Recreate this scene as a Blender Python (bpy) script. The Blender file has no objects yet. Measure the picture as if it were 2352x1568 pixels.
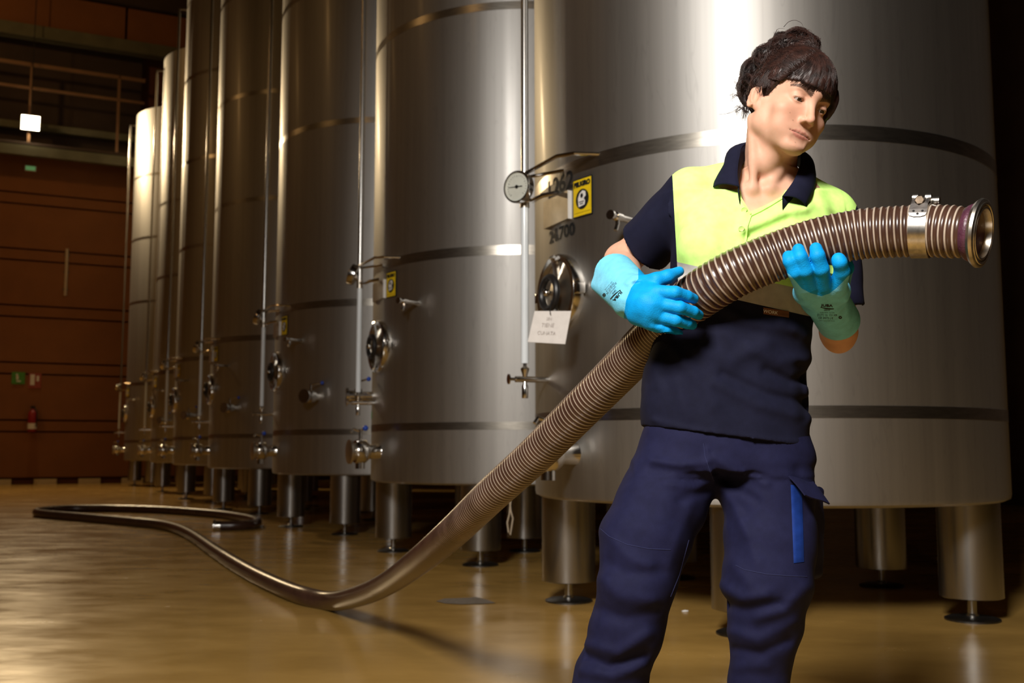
import bpy, bmesh, math, random
import numpy as np
from mathutils import Vector, Matrix
from mathutils.bvhtree import BVHTree

SC = bpy.context.scene
COL = SC.collection
random.seed(7)
RNG = np.random.default_rng(7)

# ------------------------------------------------------------------ camera, world, lights, exposure
FPX, CXP, CYP = 2400.0, 1176.0, 784.0
CAMH = 0.80
PITCH = math.atan(246.0 / FPX)
cam_d = bpy.data.cameras.new('camera')
cam = bpy.data.objects.new('camera', cam_d)
COL.objects.link(cam)
cam.location = (0, 0, CAMH)
cam.rotation_euler = (math.pi / 2 + PITCH, 0, 0)
cam_d.sensor_width = 36.0
cam_d.lens = FPX / 2352.0 * 36.0
cam_d.clip_end = 120
cam_d.clip_start = 0.05
cam_d.dof.use_dof = True
cam_d.dof.focus_distance = 2.0
cam_d.dof.aperture_fstop = 6.3
SC.camera = cam

SC.view_settings.view_transform = 'Standard'
SC.view_settings.look = 'None'
SC.view_settings.exposure = 0.0
SC.view_settings.gamma = 1.0
SC.view_settings.use_curve_mapping = False

world = bpy.data.worlds.new('world')
SC.world = world
world.use_nodes = True
wb = world.node_tree.nodes['Background']
wb.inputs[0].default_value = (1.0, 0.62, 0.28, 1)
wb.inputs[1].default_value = 0.006

E1 = np.array([-0.435, 0.900]); E1 /= np.linalg.norm(E1)      # along the tank row, away from the camera
E2 = np.array([E1[1], -E1[0]])                                # across the aisle, towards the tanks
WARM = (1.0, 0.56, 0.20)


def hall(a, b, z):
    """Hall coordinates: a along the row, b across the aisle."""
    return Vector((E1[0] * a + E2[0] * b, E1[1] * a + E2[1] * b, z))


def area_light(name, loc, target, size, power, color, spread=180.0, sizey=None, shape='SQUARE'):
    d = bpy.data.lights.new(name, 'AREA')
    d.energy = power
    d.color = color
    d.shape = 'RECTANGLE' if sizey else shape
    d.size = size
    if sizey:
        d.size_y = sizey
    d.spread = math.radians(spread)
    o = bpy.data.objects.new(name, d)
    COL.objects.link(o)
    o.location = loc
    o.rotation_euler = (Vector(target) - Vector(loc)).to_track_quat('-Z', 'Y').to_euler()
    return o


# photographer's softbox, up on a stand to the left of the camera
area_light('softbox_light', (-1.60, -1.80, 4.1), (0.75, 2.6, 1.25), 1.20, 158.0, (1.0, 0.95, 0.89), 95)
# the hall's warm floodlights: rows of them high over the aisle and behind the camera
for k, (a, b, z, pw) in enumerate(((-5.0, -2.5, 6.8, 22), (3.0, -4.4, 7.2, 9), (9.5, -4.4, 7.2, 11), (16.0, -4.4, 7.2, 18))):
    area_light('hall_flood_%d' % k, hall(a, b, z), hall(a + 2.5, b + 4.0, 0.0), 0.18, pw, WARM, 170)

area_light('hall_flood_4', hall(18.5, -5.5, 9.6), hall(26.0, -1.5, 10.4), 0.5, 70, WARM, 150)

# ------------------------------------------------------------------ helpers
def P(px, py, Y):
    """World point seen at pixel (px, py) of the 2352 x 1568 frame at distance Y in front of the camera."""
    dx = (px - CXP) / FPX
    dy = (CYP - py) / FPX
    c, s = math.cos(PITCH), math.sin(PITCH)
    d = Vector((dx, c - dy * s, s + dy * c))
    d *= Y / d.y
    return Vector((d.x, d.y, d.z + CAMH))


def PZ(px, py, z):
    p = P(px, py, 1.0)
    t = (z - CAMH) / (p.z - CAMH)
    return Vector((p.x * t, p.y * t, z))


def proj(X, Y, Z):
    c, s = math.cos(PITCH), math.sin(PITCH)
    zz = Z - CAMH
    dep = Y * c + zz * s
    up = -Y * s + zz * c
    return CXP + FPX * X / dep, CYP - FPX * up / dep


def link(o, parent=None):
    COL.objects.link(o)
    if parent is not None:
        o.parent = parent
    return o


def tag(o, label=None, cat=None, group=None, kind=None):
    if label: o['label'] = label
    if cat: o['category'] = cat
    if group: o['group'] = group
    if kind: o['kind'] = kind
    return o


def empty(name, loc=(0, 0, 0), rz=0.0):
    o = bpy.data.objects.new(name, None)
    o.empty_display_size = 0.1
    COL.objects.link(o)
    o.location = loc
    o.rotation_euler = (0, 0, rz)
    return o


def mesh_np(name, V, F, mats, parent=None, smooth=True, attrs=None, angle=None, mi=None):
    """Fast mesh from numpy arrays; F is an (n,3) or (n,4) array or a list of tuples."""
    me = bpy.data.meshes.new(name)
    V = np.asarray(V, dtype=np.float32)
    if isinstance(F, np.ndarray):
        n, k = F.shape
        me.vertices.add(len(V)); me.vertices.foreach_set('co', V.ravel())
        me.loops.add(n * k); me.loops.foreach_set('vertex_index', F.astype(np.int32).ravel())
        me.polygons.add(n)
        me.polygons.foreach_set('loop_start', np.arange(0, n * k, k, dtype=np.int32))
        me.update(calc_edges=True)
        me.validate()
    else:
        me.from_pydata([tuple(v) for v in V.tolist()], [], F)
        me.update()
    if not isinstance(mats, (list, tuple)):
        mats = [mats]
    for m in mats:
        me.materials.append(m)
    if mi is not None:
        me.polygons.foreach_set('material_index', np.asarray(mi, dtype=np.int32))
    if attrs:
        for k_, a in attrs.items():
            at = me.attributes.new(k_, 'FLOAT', 'POINT')
            at.data.foreach_set('value', np.asarray(a, dtype=np.float32))
    me.polygons.foreach_set('use_smooth', np.full(len(me.polygons), smooth))
    if angle is not None:
        me.set_sharp_from_angle(angle=math.radians(angle))
    o = bpy.data.objects.new(name, me)
    return link(o, parent)


class MB:
    """Collects simple solids into one mesh."""
    def __init__(s):
        s.v, s.f, s.m = [], [], []

    def add(s, V, F, m=0):
        b = len(s.v)
        s.v += [tuple(v) for v in V]
        s.f += [tuple(i + b for i in f) for f in F]
        s.m += [m] * len(F)

    def box(s, c, d, M=None, m=0, bev=0.0):
        c = Vector(c)
        if bev <= 0:
            V = [Vector((x * d[0] / 2, y * d[1] / 2, z * d[2] / 2)) for x in (-1, 1) for y in (-1, 1) for z in (-1, 1)]
            F = [(0, 1, 3, 2), (4, 6, 7, 5), (0, 4, 5, 1), (2, 3, 7, 6), (0, 2, 6, 4), (1, 5, 7, 3)]
        else:
            bm = bmesh.new()
            bmesh.ops.create_cube(bm, size=1.0)
            bmesh.ops.scale(bm, vec=d, verts=bm.verts)
            bmesh.ops.bevel(bm, geom=bm.edges[:], offset=bev, segments=2, affect='EDGES', profile=0.5)
            bm.verts.index_update()
            V = [v.co.copy() for v in bm.verts]
            F = [tuple(v.index for v in f.verts) for f in bm.faces]
            bm.free()
        if M is not None:
            V = [M @ v for v in V]
        s.add([v + c for v in V], F, m)

    def frame(s, d):
        d = Vector(d).normalized()
        u = Vector((0, 0, 1)).cross(d)
        if u.length < 1e-4:
            u = Vector((1, 0, 0))
        u.normalize()
        return d, u, d.cross(u)

    def lathe(s, p, d, prof, n=24, m=0, sx=1.0, sy=1.0):
        """prof: list of (t along d, radius) from point p."""
        d, u, w = s.frame(d)
        p = Vector(p)
        V, F = [], []
        for t, r in prof:
            for k in range(n):
                a = 2 * math.pi * k / n
                V.append(p + d * t + (u * math.cos(a) * sx + w * math.sin(a) * sy) * r)
        for i in range(len(prof) - 1):
            for k in range(n):
                k2 = (k + 1) % n
                F.append((i * n + k, i * n + k2, (i + 1) * n + k2, (i + 1) * n + k))
        if prof[0][1] > 1e-6:
            F.append(tuple(range(n - 1, -1, -1)))
        if prof[-1][1] > 1e-6:
            b = (len(prof) - 1) * n
            F.append(tuple(range(b, b + n)))
        s.add(V, F, m)

    def cyl(s, a, b, r, n=16, m=0, r2=None):
        a, b = Vector(a), Vector(b)
        s.lathe(a, b - a, [(0, r), ((b - a).length, r if r2 is None else r2)], n, m)

    def tube(s, pts, r, n=10, m=0, closed=False):
        pts = [Vector(p) for p in pts]
        N = len(pts)
        rs = r if isinstance(r, (list, tuple)) else [r] * N
        V, F = [], []
        u = None
        for i, p in enumerate(pts):
            if closed:
                t = pts[(i + 1) % N] - pts[i - 1]
            else:
                t = pts[min(i + 1, N - 1)] - pts[max(i - 1, 0)]
            t.normalize()
            if u is None:
                _, u, _ = s.frame(t)
            u = (u - t * u.dot(t)).normalized()
            w = t.cross(u)
            for k in range(n):
                a = 2 * math.pi * k / n
                V.append(p + (u * math.cos(a) + w * math.sin(a)) * rs[i])
        for i in range(N if closed else N - 1):
            j = (i + 1) % N
            for k in range(n):
                k2 = (k + 1) % n
                F.append((i * n + k, i * n + k2, j * n + k2, j * n + k))
        if not closed:
            F.append(tuple(range(n - 1, -1, -1)))
            F.append(tuple(range((N - 1) * n, N * n)))
        s.add(V, F, m)

    def torus(s, c, d, R, r, n=32, k=10, m=0):
        d, u, w = s.frame(d)
        c = Vector(c)
        s.tube([c + (u * math.cos(2 * math.pi * i / n) + w * math.sin(2 * math.pi * i / n)) * R for i in range(n)], r, k, m, True)

    def ball(s, c, r, n=16, m=0, sc=(1, 1, 1)):
        c = Vector(c)
        V, F = [], []
        h = n // 2
        for i in range(h + 1):
            th = math.pi * i / h
            for k in range(n):
                a = 2 * math.pi * k / n
                V.append(c + Vector((math.sin(th) * math.cos(a) * sc[0], math.sin(th) * math.sin(a) * sc[1], math.cos(th) * sc[2])) * r)
        for i in range(h):
            for k in range(n):
                k2 = (k + 1) % n
                F.append((i * n + k, (i + 1) * n + k, (i + 1) * n + k2, i * n + k2))
        s.add(V, F, m)

    def build(s, name, mats, parent=None, smooth=True, angle=35):
        o = mesh_np(name, np.array(s.v), s.f, mats, parent, smooth, None, angle if smooth else None, s.m)
        return o


def copy_tree(o, parent=None):
    c = o.copy()
    COL.objects.link(c)
    c.parent = parent
    for ch in list(o.children):
        copy_tree(ch, c)
    return c


def catmull(pts, n):
    pts = [Vector(p) for p in pts]
    out = []
    L = len(pts)
    for i in range(L - 1):
        p0 = pts[i - 1] if i > 0 else pts[0] * 2 - pts[1]
        p1, p2 = pts[i], pts[i + 1]
        p3 = pts[i + 2] if i + 2 < L else pts[-1] * 2 - pts[-2]
        for k in range(n):
            t = k / n
            out.append(0.5 * ((2 * p1) + (p2 - p0) * t + (2 * p0 - 5 * p1 + 4 * p2 - p3) * t * t + (3 * p1 - p0 - 3 * p2 + p3) * t ** 3))
    out.append(pts[-1])
    return out


# ------------------------------------------------------------------ materials
def newmat(name):
    m = bpy.data.materials.new(name)
    m.use_nodes = True
    nt = m.node_tree
    return m, nt, nt.nodes['Principled BSDF']


def N(nt, typ, **kw):
    n = nt.nodes.new(typ)
    for k, v in kw.items():
        if k.startswith('_'):
            setattr(n, k[1:], v)
        else:
            n.inputs[k].default_value = v
    return n


def ramp(nt, fac, stops):
    r = nt.nodes.new('ShaderNodeValToRGB')
    e = r.color_ramp.elements
    while len(e) < len(stops):
        e.new(0.5)
    for el, (p, c) in zip(e, stops):
        el.position = p
        el.color = (c[0], c[1], c[2], 1)
    nt.links.new(fac, r.inputs[0])
    return r.outputs[0]


def simple(name, col, rough=0.5, metal=0.0, var=0.15, scale=30.0, bump=0.0, bscale=200.0, spec=0.5, coat=0.0, coords='Object', stretch=(1, 1, 1)):
    m, nt, b = newmat(name)
    tc = N(nt, 'ShaderNodeTexCoord')
    mp = N(nt, 'ShaderNodeMapping')
    mp.inputs['Scale'].default_value = stretch
    nt.links.new(tc.outputs[coords], mp.inputs[0])
    nz = N(nt, 'ShaderNodeTexNoise', Scale=scale, Detail=4.0)
    nt.links.new(mp.outputs[0], nz.inputs['Vector'])
    lo = [c * (1 - var) for c in col]
    hi = [min(1, c * (1 + var)) for c in col]
    nt.links.new(ramp(nt, nz.outputs['Fac'], [(0.3, lo), (0.7, hi)]), b.inputs['Base Color'])
    b.inputs['Roughness'].default_value = rough
    b.inputs['Metallic'].default_value = metal
    b.inputs['Specular IOR Level'].default_value = spec
    if coat:
        b.inputs['Coat Weight'].default_value = coat
        b.inputs['Coat Roughness'].default_value = 0.1
    if bump > 0:
        n2 = N(nt, 'ShaderNodeTexNoise', Scale=bscale, Detail=3.0)
        nt.links.new(tc.outputs[coords], n2.inputs['Vector'])
        bp = N(nt, 'ShaderNodeBump', Strength=bump, Distance=0.002)
        nt.links.new(n2.outputs['Fac'], bp.inputs['Height'])
        nt.links.new(bp.outputs[0], b.inputs['Normal'])
    return m


def steel_shell():
    m, nt, b = newmat('brushed_tank_steel')
    tc = N(nt, 'ShaderNodeTexCoord')
    mp = N(nt, 'ShaderNodeMapping')
    mp.inputs['Scale'].default_value = (9, 9, 0.12)
    nt.links.new(tc.outputs['Object'], mp.inputs[0])
    nz = N(nt, 'ShaderNodeTexNoise', Scale=1.6, Detail=5.0, Roughness=0.6)
    nt.links.new(mp.outputs[0], nz.inputs['Vector'])
    mp2 = N(nt, 'ShaderNodeMapping')
    mp2.inputs['Scale'].default_value = (14, 14, 1.3)
    nt.links.new(tc.outputs['Object'], mp2.inputs[0])
    n2 = N(nt, 'ShaderNodeTexNoise', Scale=1.0, Detail=2.0, Distortion=0.6)
    nt.links.new(mp2.outputs[0], n2.inputs['Vector'])
    # thin dried run marks down the shell
    stain = ramp(nt, n2.outputs['Fac'], [(0.485, (1, 1, 1)), (0.5, (0.72, 0.72, 0.72)), (0.515, (1, 1, 1))])
    colr = ramp(nt, nz.outputs['Fac'], [(0.3, (0.40, 0.39, 0.372)), (0.7, (0.48, 0.468, 0.447))])
    mx = N(nt, 'ShaderNodeMix', _data_type='RGBA', _blend_type='MULTIPLY')
    mx.inputs[0].default_value = 0.28
    nt.links.new(colr, mx.inputs[6]); nt.links.new(stain, mx.inputs[7])
    tan = N(nt, 'ShaderNodeTangent', _direction_type='RADIAL', _axis='Z')
    b.inputs['Metallic'].default_value = 1.0
    b.inputs['Roughness'].default_value = 0.52
    b.inputs['Anisotropic'].default_value = 0.30
    b.inputs['Anisotropic Rotation'].default_value = 0.25
    nt.links.new(mx.outputs[2], b.inputs['Base Color'])
    nt.links.new(tan.outputs[0], b.inputs['Tangent'])
    s = N(nt, 'ShaderNodeBsdfPrincipled', Metallic=1.0, Roughness=0.20, Anisotropic=0.80)
    s.inputs['Anisotropic Rotation'].default_value = 0.25
    nt.links.new(mx.outputs[2], s.inputs['Base Color'])
    nt.links.new(tan.outputs[0], s.inputs['Tangent'])
    mixs = N(nt, 'ShaderNodeMixShader')
    mixs.inputs[0].default_value = 0.045
    nt.links.new(b.outputs[0], mixs.inputs[1]); nt.links.new(s.outputs[0], mixs.inputs[2])
    nt.links.new(mixs.outputs[0], nt.nodes['Material Output'].inputs[0])
    return m


M_SHELL = steel_shell()
M_BAND = simple('polished_weld_band', (0.42, 0.39, 0.34), 0.30, 1.0, 0.15, 14.0, stretch=(1, 1, 6))
M_LEG = simple('leg_steel', (0.46, 0.45, 0.43), 0.26, 1.0, 0.08, 12.0, stretch=(1, 1, 0.2))
M_CHROME = simple('polished_fitting_steel', (0.66, 0.64, 0.61), 0.16, 1.0, 0.06, 30.0)
M_DARKMETAL = simple('dark_foot_steel', (0.10, 0.095, 0.09), 0.42, 1.0, 0.25, 40.0)
M_BLACK = simple('black_rubber', (0.012, 0.011, 0.011), 0.4, 0.0, 0.2, 60.0)
M_BLUEKNOB = simple('blue_plastic', (0.01, 0.06, 0.42), 0.35, 0.0, 0.1)
M_GREEN = simple('green_sticker', (0.03, 0.30, 0.03), 0.5)
M_WHITE = simple('white_plastic', (0.80, 0.78, 0.74), 0.45, 0.0, 0.04)
M_YELLOW = simple('yellow_sign', (0.80, 0.56, 0.01), 0.4, 0.0, 0.06)
M_INK = simple('black_ink', (0.012, 0.012, 0.012), 0.6, spec=0.2)
M_PAPER = simple('white_card', (0.74, 0.70, 0.66), 0.75, 0.0, 0.05, 25.0)
M_PENCIL = simple('faint_pencil', (0.52, 0.48, 0.45), 0.8)
M_DIAL = simple('dial_face', (0.62, 0.64, 0.57), 0.35, 0.0, 0.06, 20.0)
M_BRASSPLATE = simple('plate_steel', (0.55, 0.50, 0.42), 0.36, 1.0, 0.1, 20.0)


def glass_mat():
    m, nt, b = newmat('sight_glass')
    b.inputs['Base Color'].default_value = (0.80, 0.86, 0.90, 1)
    b.inputs['Roughness'].default_value = 0.22
    b.inputs['Coat Weight'].default_value = 0.6
    b.inputs['Coat Roughness'].default_value = 0.05
    return m


M_GLASS = glass_mat()


def floor_mat():
    m, nt, b = newmat('epoxy_floor')
    tc = N(nt, 'ShaderNodeTexCoord')
    n1 = N(nt, 'ShaderNodeTexNoise', Scale=0.55, Detail=6.0, Roughness=0.6)
    nt.links.new(tc.outputs['Object'], n1.inputs['Vector'])
    mp = N(nt, 'ShaderNodeMapping')
    mp.inputs['Rotation'].default_value = (0, 0, 0.5)
    mp.inputs['Scale'].default_value = (0.8, 1.7, 1)
    nt.links.new(tc.outputs['Object'], mp.inputs[0])
    n2 = N(nt, 'ShaderNodeTexNoise', Scale=2.2, Detail=5.0, Roughness=0.65)
    nt.links.new(mp.outputs[0], n2.inputs['Vector'])
    c1 = ramp(nt, n1.outputs['Fac'], [(0.3, (0.42, 0.245, 0.062)), (0.7, (0.57, 0.345, 0.095))])
    c2 = ramp(nt, n2.outputs['Fac'], [(0.3, (0.78, 0.76, 0.72)), (0.65, (1.1, 1.1, 1.08))])
    mx = N(nt, 'ShaderNodeMix', _data_type='RGBA', _blend_type='MULTIPLY')
    mx.inputs[0].default_value = 0.45
    nt.links.new(c1, mx.inputs[6]); nt.links.new(c2, mx.inputs[7])
    nt.links.new(mx.outputs[2], b.inputs['Base Color'])
    rr = ramp(nt, n2.outputs['Fac'], [(0.25, (0.13,) * 3), (0.75, (0.30,) * 3)])
    nt.links.new(rr, b.inputs['Roughness'])
    b.inputs['Specular IOR Level'].default_value = 0.6
    n3 = N(nt, 'ShaderNodeTexNoise', Scale=5.0, Detail=3.0)
    nt.links.new(mp.outputs[0], n3.inputs['Vector'])
    bp = N(nt, 'ShaderNodeBump', Strength=0.035, Distance=0.01)
    nt.links.new(n3.outputs['Fac'], bp.inputs['Height'])
    nt.links.new(bp.outputs[0], b.inputs['Normal'])
    return m


M_FLOOR = floor_mat()
M_WALL = simple('terracotta_wall_panel', (0.24, 0.090, 0.026), 0.8, 0.0, 0.10, 1.3, bump=0.15, bscale=30)
M_WALLGAP = simple('wall_joint', (0.13, 0.045, 0.018), 0.9, 0.0, 0.1, 3)
M_DARKWALL = simple('dark_side_wall', (0.10, 0.055, 0.03), 0.85, 0.0, 0.2, 1.5)
M_CEIL = simple('ceiling_sheet', (0.055, 0.035, 0.025), 0.85, 0.0, 0.2, 1.5)
M_BEAM = simple('grey_green_beam', (0.13, 0.125, 0.075), 0.6, 0.0, 0.15, 3)
M_RAIL = simple('walkway_rail', (0.30, 0.17, 0.09), 0.5, 0.3, 0.1, 3)
M_PIPE = simple('pale_conduit', (0.55, 0.45, 0.32), 0.5, 0.0, 0.1, 6)
M_SKIRT = simple('pale_skirting', (0.62, 0.50, 0.30), 0.6, 0.0, 0.1, 6)
M_RED = simple('red_cylinder', (0.30, 0.012, 0.015), 0.35, 0.0, 0.1)
M_SIGNGREEN = simple('green_sign', (0.08, 0.30, 0.05), 0.5)

# ------------------------------------------------------------------ the hall
A_WALL = 26.1
B_LEFT, B_RIGHT, A_BACK, H_CEIL = -7.0, 13.0, -8.0, 11.8


def hall_box(mb, a0, a1, b0, b1, z0, z1, m=0):
    V = [hall(a, b, z) for a in (a0, a1) for b in (b0, b1) for z in (z0, z1)]
    F = [(0, 1, 3, 2), (4, 6, 7, 5), (0, 4, 5, 1), (2, 3, 7, 6), (0, 2, 6, 4), (1, 5, 7, 3)]
    mb.add(V, F, m)


def struct(name, mb, mat, parent=None, smooth=False):
    o = mb.build(name, mat, parent, smooth)
    if parent is None:
        o['kind'] = 'structure'
    return o


mb = MB(); hall_box(mb, A_BACK, A_WALL + 0.3, B_LEFT, B_RIGHT, -0.25, 0.0); floor = struct('floor', mb, M_FLOOR)
mb = MB(); hall_box(mb, A_BACK, A_WALL + 0.3, B_LEFT, B_RIGHT, H_CEIL, H_CEIL + 0.2); struct('ceiling', mb, M_CEIL)
mb = MB(); hall_box(mb, A_BACK, A_WALL + 0.3, B_LEFT - 0.2, B_LEFT, 0, H_CEIL); struct('wall_left', mb, M_DARKWALL)
mb = MB(); hall_box(mb, A_BACK, A_WALL + 0.3, B_RIGHT, B_RIGHT + 0.2, 0, H_CEIL); struct('wall_right', mb, M_DARKWALL)
mb = MB(); hall_box(mb, A_BACK - 0.2, A_BACK, B_LEFT, B_RIGHT, 0, H_CEIL); struct('wall_back', mb, M_DARKWALL)
mb = MB(); hall_box(mb, A_WALL + 0.06, A_WALL + 0.3, B_LEFT, B_RIGHT, 0, H_CEIL); wall_far = struct('wall_far', mb, M_WALLGAP)
# panels of the far wall, each laid proud of the joints: wide courses with a narrow strip between them
zc = 0.16
courses = []
while zc < 7.3:
    courses.append((zc, zc + 1.0))
    courses.append((zc + 1.04, zc + 1.04 + 0.22))
    zc += 1.30
bcols = [B_LEFT, -2.6, 3.2, 9.0, B_RIGHT]
pan_src = {}
for (z0, z1) in courses:
    for c0, c1 in zip(bcols[:-1], bcols[1:]):
        key = (round(z1 - z0, 3), round(c1 - c0, 3))
        if key not in pan_src:
            mb = MB()
            hall_box(mb, -0.05, 0.05, 0.012, c1 - c0 - 0.012, 0.0, z1 - z0)
            pan_src[key] = mb.build('panel', M_WALL, wall_far, False)
            o = pan_src[key]
        else:
            o = pan_src[key].copy(); link(o, wall_far)
        o.location = hall(A_WALL + 0.01, c0, z0)
# upper fascia panels under the roof
for c0, c1 in ((B_LEFT, -3.95), (-3.95, -0.9), (-0.9, 2.15), (2.15, 6.0)):
    mb = MB(); hall_box(mb, A_WALL - 0.75, A_WALL - 0.65, c0 + 0.03, c1 - 0.03, 10.35, 11.15)
    mb.build('fascia_panel', M_WALL, wall_far, False)
mb = MB(); hall_box(mb, A_WALL + 0.02, A_WALL + 0.05, B_LEFT, 4.0, 0.0, 0.10)
bb = struct('baseboard_far', mb, M_WALLGAP)
mb = MB(); hall_box(mb, -0.03, 0.03, 0.0, 0.47, 0.0, 0.12); sk = mb.build('skirting_piece', M_SKIRT, bb, False)
for k in range(9):
    o = sk if k == 0 else link(sk.copy(), bb)
    o.location = hall(A_WALL - 0.06, -4.95 + k * 0.93, 0.0)
mb = MB(); hall_box(mb, A_WALL - 0.9, A_WALL - 0.6, B_LEFT, 8.0, 10.05, 10.33); struct('trim_1', mb, M_BEAM)
mb = MB(); hall_box(mb, A_WALL - 0.9, A_WALL - 0.6, B_LEFT, 8.0, 11.2, 11.75); struct('trim_2', mb, M_CEIL)

# service walkway high on the far wall
cw = empty('walkway', hall(A_WALL - 1.0, -3.0, 7.35))
tag(cw, 'dark steel service walkway with brown handrails high on the far wall', 'walkway')
cw_o = cw.location.copy()


def wbar(name, a0, a1, b0, b1, z0, z1, mat):
    mb = MB(); hall_box(mb, a0, a1, b0, b1, z0, z1)
    o = mb.build(name, mat, cw, False)
    o.location = -cw_o
    return o


wbar('deck_beam', A_WALL - 0.95, A_WALL - 0.8, B_LEFT, 2.6, 7.30, 7.52, M_BEAM)
wbar('deck', A_WALL - 0.95, A_WALL + 0.04, B_LEFT, 2.6, 7.54, 7.60, M_CEIL)
wbar('upper_beam', A_WALL - 0.5, A_WALL - 0.35, B_LEFT, 2.6, 8.02, 8.18, M_BEAM)
wbar('handrail', A_WALL - 0.93, A_WALL - 0.88, B_LEFT, 2.6, 9.35, 9.43, M_RAIL)
wbar('handrail', A_WALL - 0.93, A_WALL - 0.88, B_LEFT, 2.6, 8.82, 8.88, M_RAIL)
for b in (-6.0, -3.9, -1.15, 0.15, 2.0):
    wbar('rail_post', A_WALL - 0.93, A_WALL - 0.88, b, b + 0.06, 7.6, 9.43, M_RAIL)
wbar('back_sheet', A_WALL - 0.12, A_WALL - 0.06, B_LEFT, 2.6, 7.62, 10.3, M_CEIL)

# the floodlight that shows at the left, hung from the walkway
fl = empty('floodlight', P(70, 282, 22.6))
tag(fl, 'glowing warm floodlight hanging on a thin rod before the walkway at far left', 'floodlight')
ml, nt, b = newmat('lamp_glow')
b.inputs['Emission Color'].default_value = (1.0, 0.80, 0.50, 1)
b.inputs['Emission Strength'].default_value = 60.0
toc = (Vector((0, 0, 1.2)) - fl.location).normalized()
mb = MB(); d_, u_, w_ = mb.frame(toc)
Mx = Matrix((u_, w_, d_)).transposed()
mb.box((0, 0, 0), (0.36, 0.30, 0.03), Mx); mb.build('lamp_glass', ml, fl, False)
mb = MB(); mb.box(-toc * 0.09, (0.42, 0.36, 0.14), Mx, bev=0.015); mb.build('housing', M_DARKMETAL, fl)
mb = MB(); q = hall(1, 0, 0) * 1.0
mb.cyl((0, 0, 0.14), (0, 0, H_CEIL - fl.location.z), 0.010, 8); mb.build('hanger', M_DARKMETAL, fl)
pl = bpy.data.lights.new('flood_glow', 'AREA'); pl.energy = 420; pl.color = (1.0, 0.74, 0.42); pl.size = 0.4
plo = bpy.data.objects.new('flood_glow', pl); COL.objects.link(plo); plo.location = fl.location + toc * 0.05
plo.rotation_euler = toc.to_track_quat('-Z', 'Y').to_euler()

# things on the far wall
def wall_pt(px, py):
    p = P(px, py, 1.0); o = Vector((0, 0, CAMH)); d = p - o
    nrm = hall(1, 0, 0)
    t = (A_WALL - 0.05) / (d.dot(nrm))
    return o + d * t


MW = Matrix(((E2[0], E1[0], 0), (E2[1], E1[1], 0), (0, 0, 1)))   # local x across, y into wall
q = wall_pt(42, 868)
s = empty('exit_sign', q); tag(s, 'small square green escape sign on the brown far wall', 'sign')
mb = MB(); mb.box((0, 0, 0), (0.27, 0.02, 0.27), MW); mb.build('plate', M_SIGNGREEN, s, False)
mb = MB(); mb.ball(MW @ Vector((-0.03, -0.014, 0.07)), 0.025, 8)
mb.box(MW @ Vector((-0.02, -0.014, 0.01)), (0.05, 0.008, 0.09), MW); mb.box(MW @ Vector((0.01, -0.014, -0.07)), (0.09, 0.008, 0.03), MW)
mb.build('pictogram', M_WHITE, s, False)
q = wall_pt(80, 874)
s = empty('extinguisher_sign', q); tag(s, 'red and white fire notice beside the green sign, above the extinguisher', 'sign')
mb = MB(); mb.box((0, 0, 0), (0.26, 0.02, 0.34), MW); mb.build('plate', simple('pinkish_red_sign', (0.34, 0.07, 0.05), 0.5), s, False)
mb = MB(); mb.box(MW @ Vector((-0.05, -0.014, 0.02)), (0.09, 0.008, 0.24), MW); mb.box(MW @ Vector((0.06, -0.014, 0.05)), (0.05, 0.008, 0.12), MW); mb.build('pictogram', M_WHITE, s, False)
q = wall_pt(74, 965)
s = empty('fire_extinguisher', q + hall(-0.14, 0, 0)); tag(s, 'red fire extinguisher hung on the brown far wall', 'extinguisher')
mb = MB(); mb.lathe((0, 0, -0.26), (0, 0, 1), [(0, 0.085), (0.02, 0.095), (0.40, 0.095), (0.46, 0.07), (0.49, 0.03), (0.52, 0.03)], 20); mb.build('cylinder', M_RED, s)
mb = MB(); mb.lathe((0, 0, -0.20), (0, 0, 1), [(0, 0.097), (0.13, 0.097)], 20); mb.build('white_label', M_WHITE, s)
mb = MB(); mb.box((0, 0, 0.29), (0.10, 0.04, 0.06), MW); mb.tube([(0.03, 0, 0.28), (0.1, -0.02, 0.2), (0.11, -0.03, 0.0), (0.1, -0.03, -0.15)], 0.012); mb.build('valve_head', M_BLACK, s)
mb = MB(); mb.box(hall(0.085, 0, 0.05), (0.12, 0.09, 0.2), MW); mb.build('bracket', M_DARKMETAL, s, False)
q = wall_pt(70, 387)
s = empty('exit_light', q); tag(s, 'tiny green emergency exit light under the walkway on the far wall', 'exit light')
mg, nt, b = newmat('exit_glow'); b.inputs['Base Color'].default_value = (0.1, 0.3, 0.1, 1)
b.inputs['Emission Color'].default_value = (0.25, 0.6, 0.22, 1); b.inputs['Emission Strength'].default_value = 0.25
mb = MB(); mb.box((0, 0, 0), (0.24, 0.06, 0.12), MW); mb.build('case', M_WHITE, s, False)
mb = MB(); mb.box(MW @ Vector((0, -0.035, 0)), (0.2, 0.01, 0.09), MW); mb.build('lit_face', mg, s, False)
q = wall_pt(152, 625)
s = empty('wall_conduit', q); tag(s, 'thin pale vertical conduit on the brown far wall', 'conduit')
mb = MB(); mb.cyl((0, 0, -0.55), (0, 0, 0.55), 0.035, 10); mb.build('pipe', M_PIPE, s)
for z in (-0.4, 0.0, 0.4):
    mb = MB(); mb.box(hall(0.02, 0, z), (0.12, 0.06, 0.03), MW); mb.build('clip', M_DARKMETAL, s, False)

# ------------------------------------------------------------------ tanks
R = 1.205
ZB, HT = 0.55, 8.17
FR = math.radians(205.8)


def pol(deg, r, z):
    a = math.radians(deg)
    return Vector((r * math.cos(a), r * math.sin(a), z))


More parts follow.
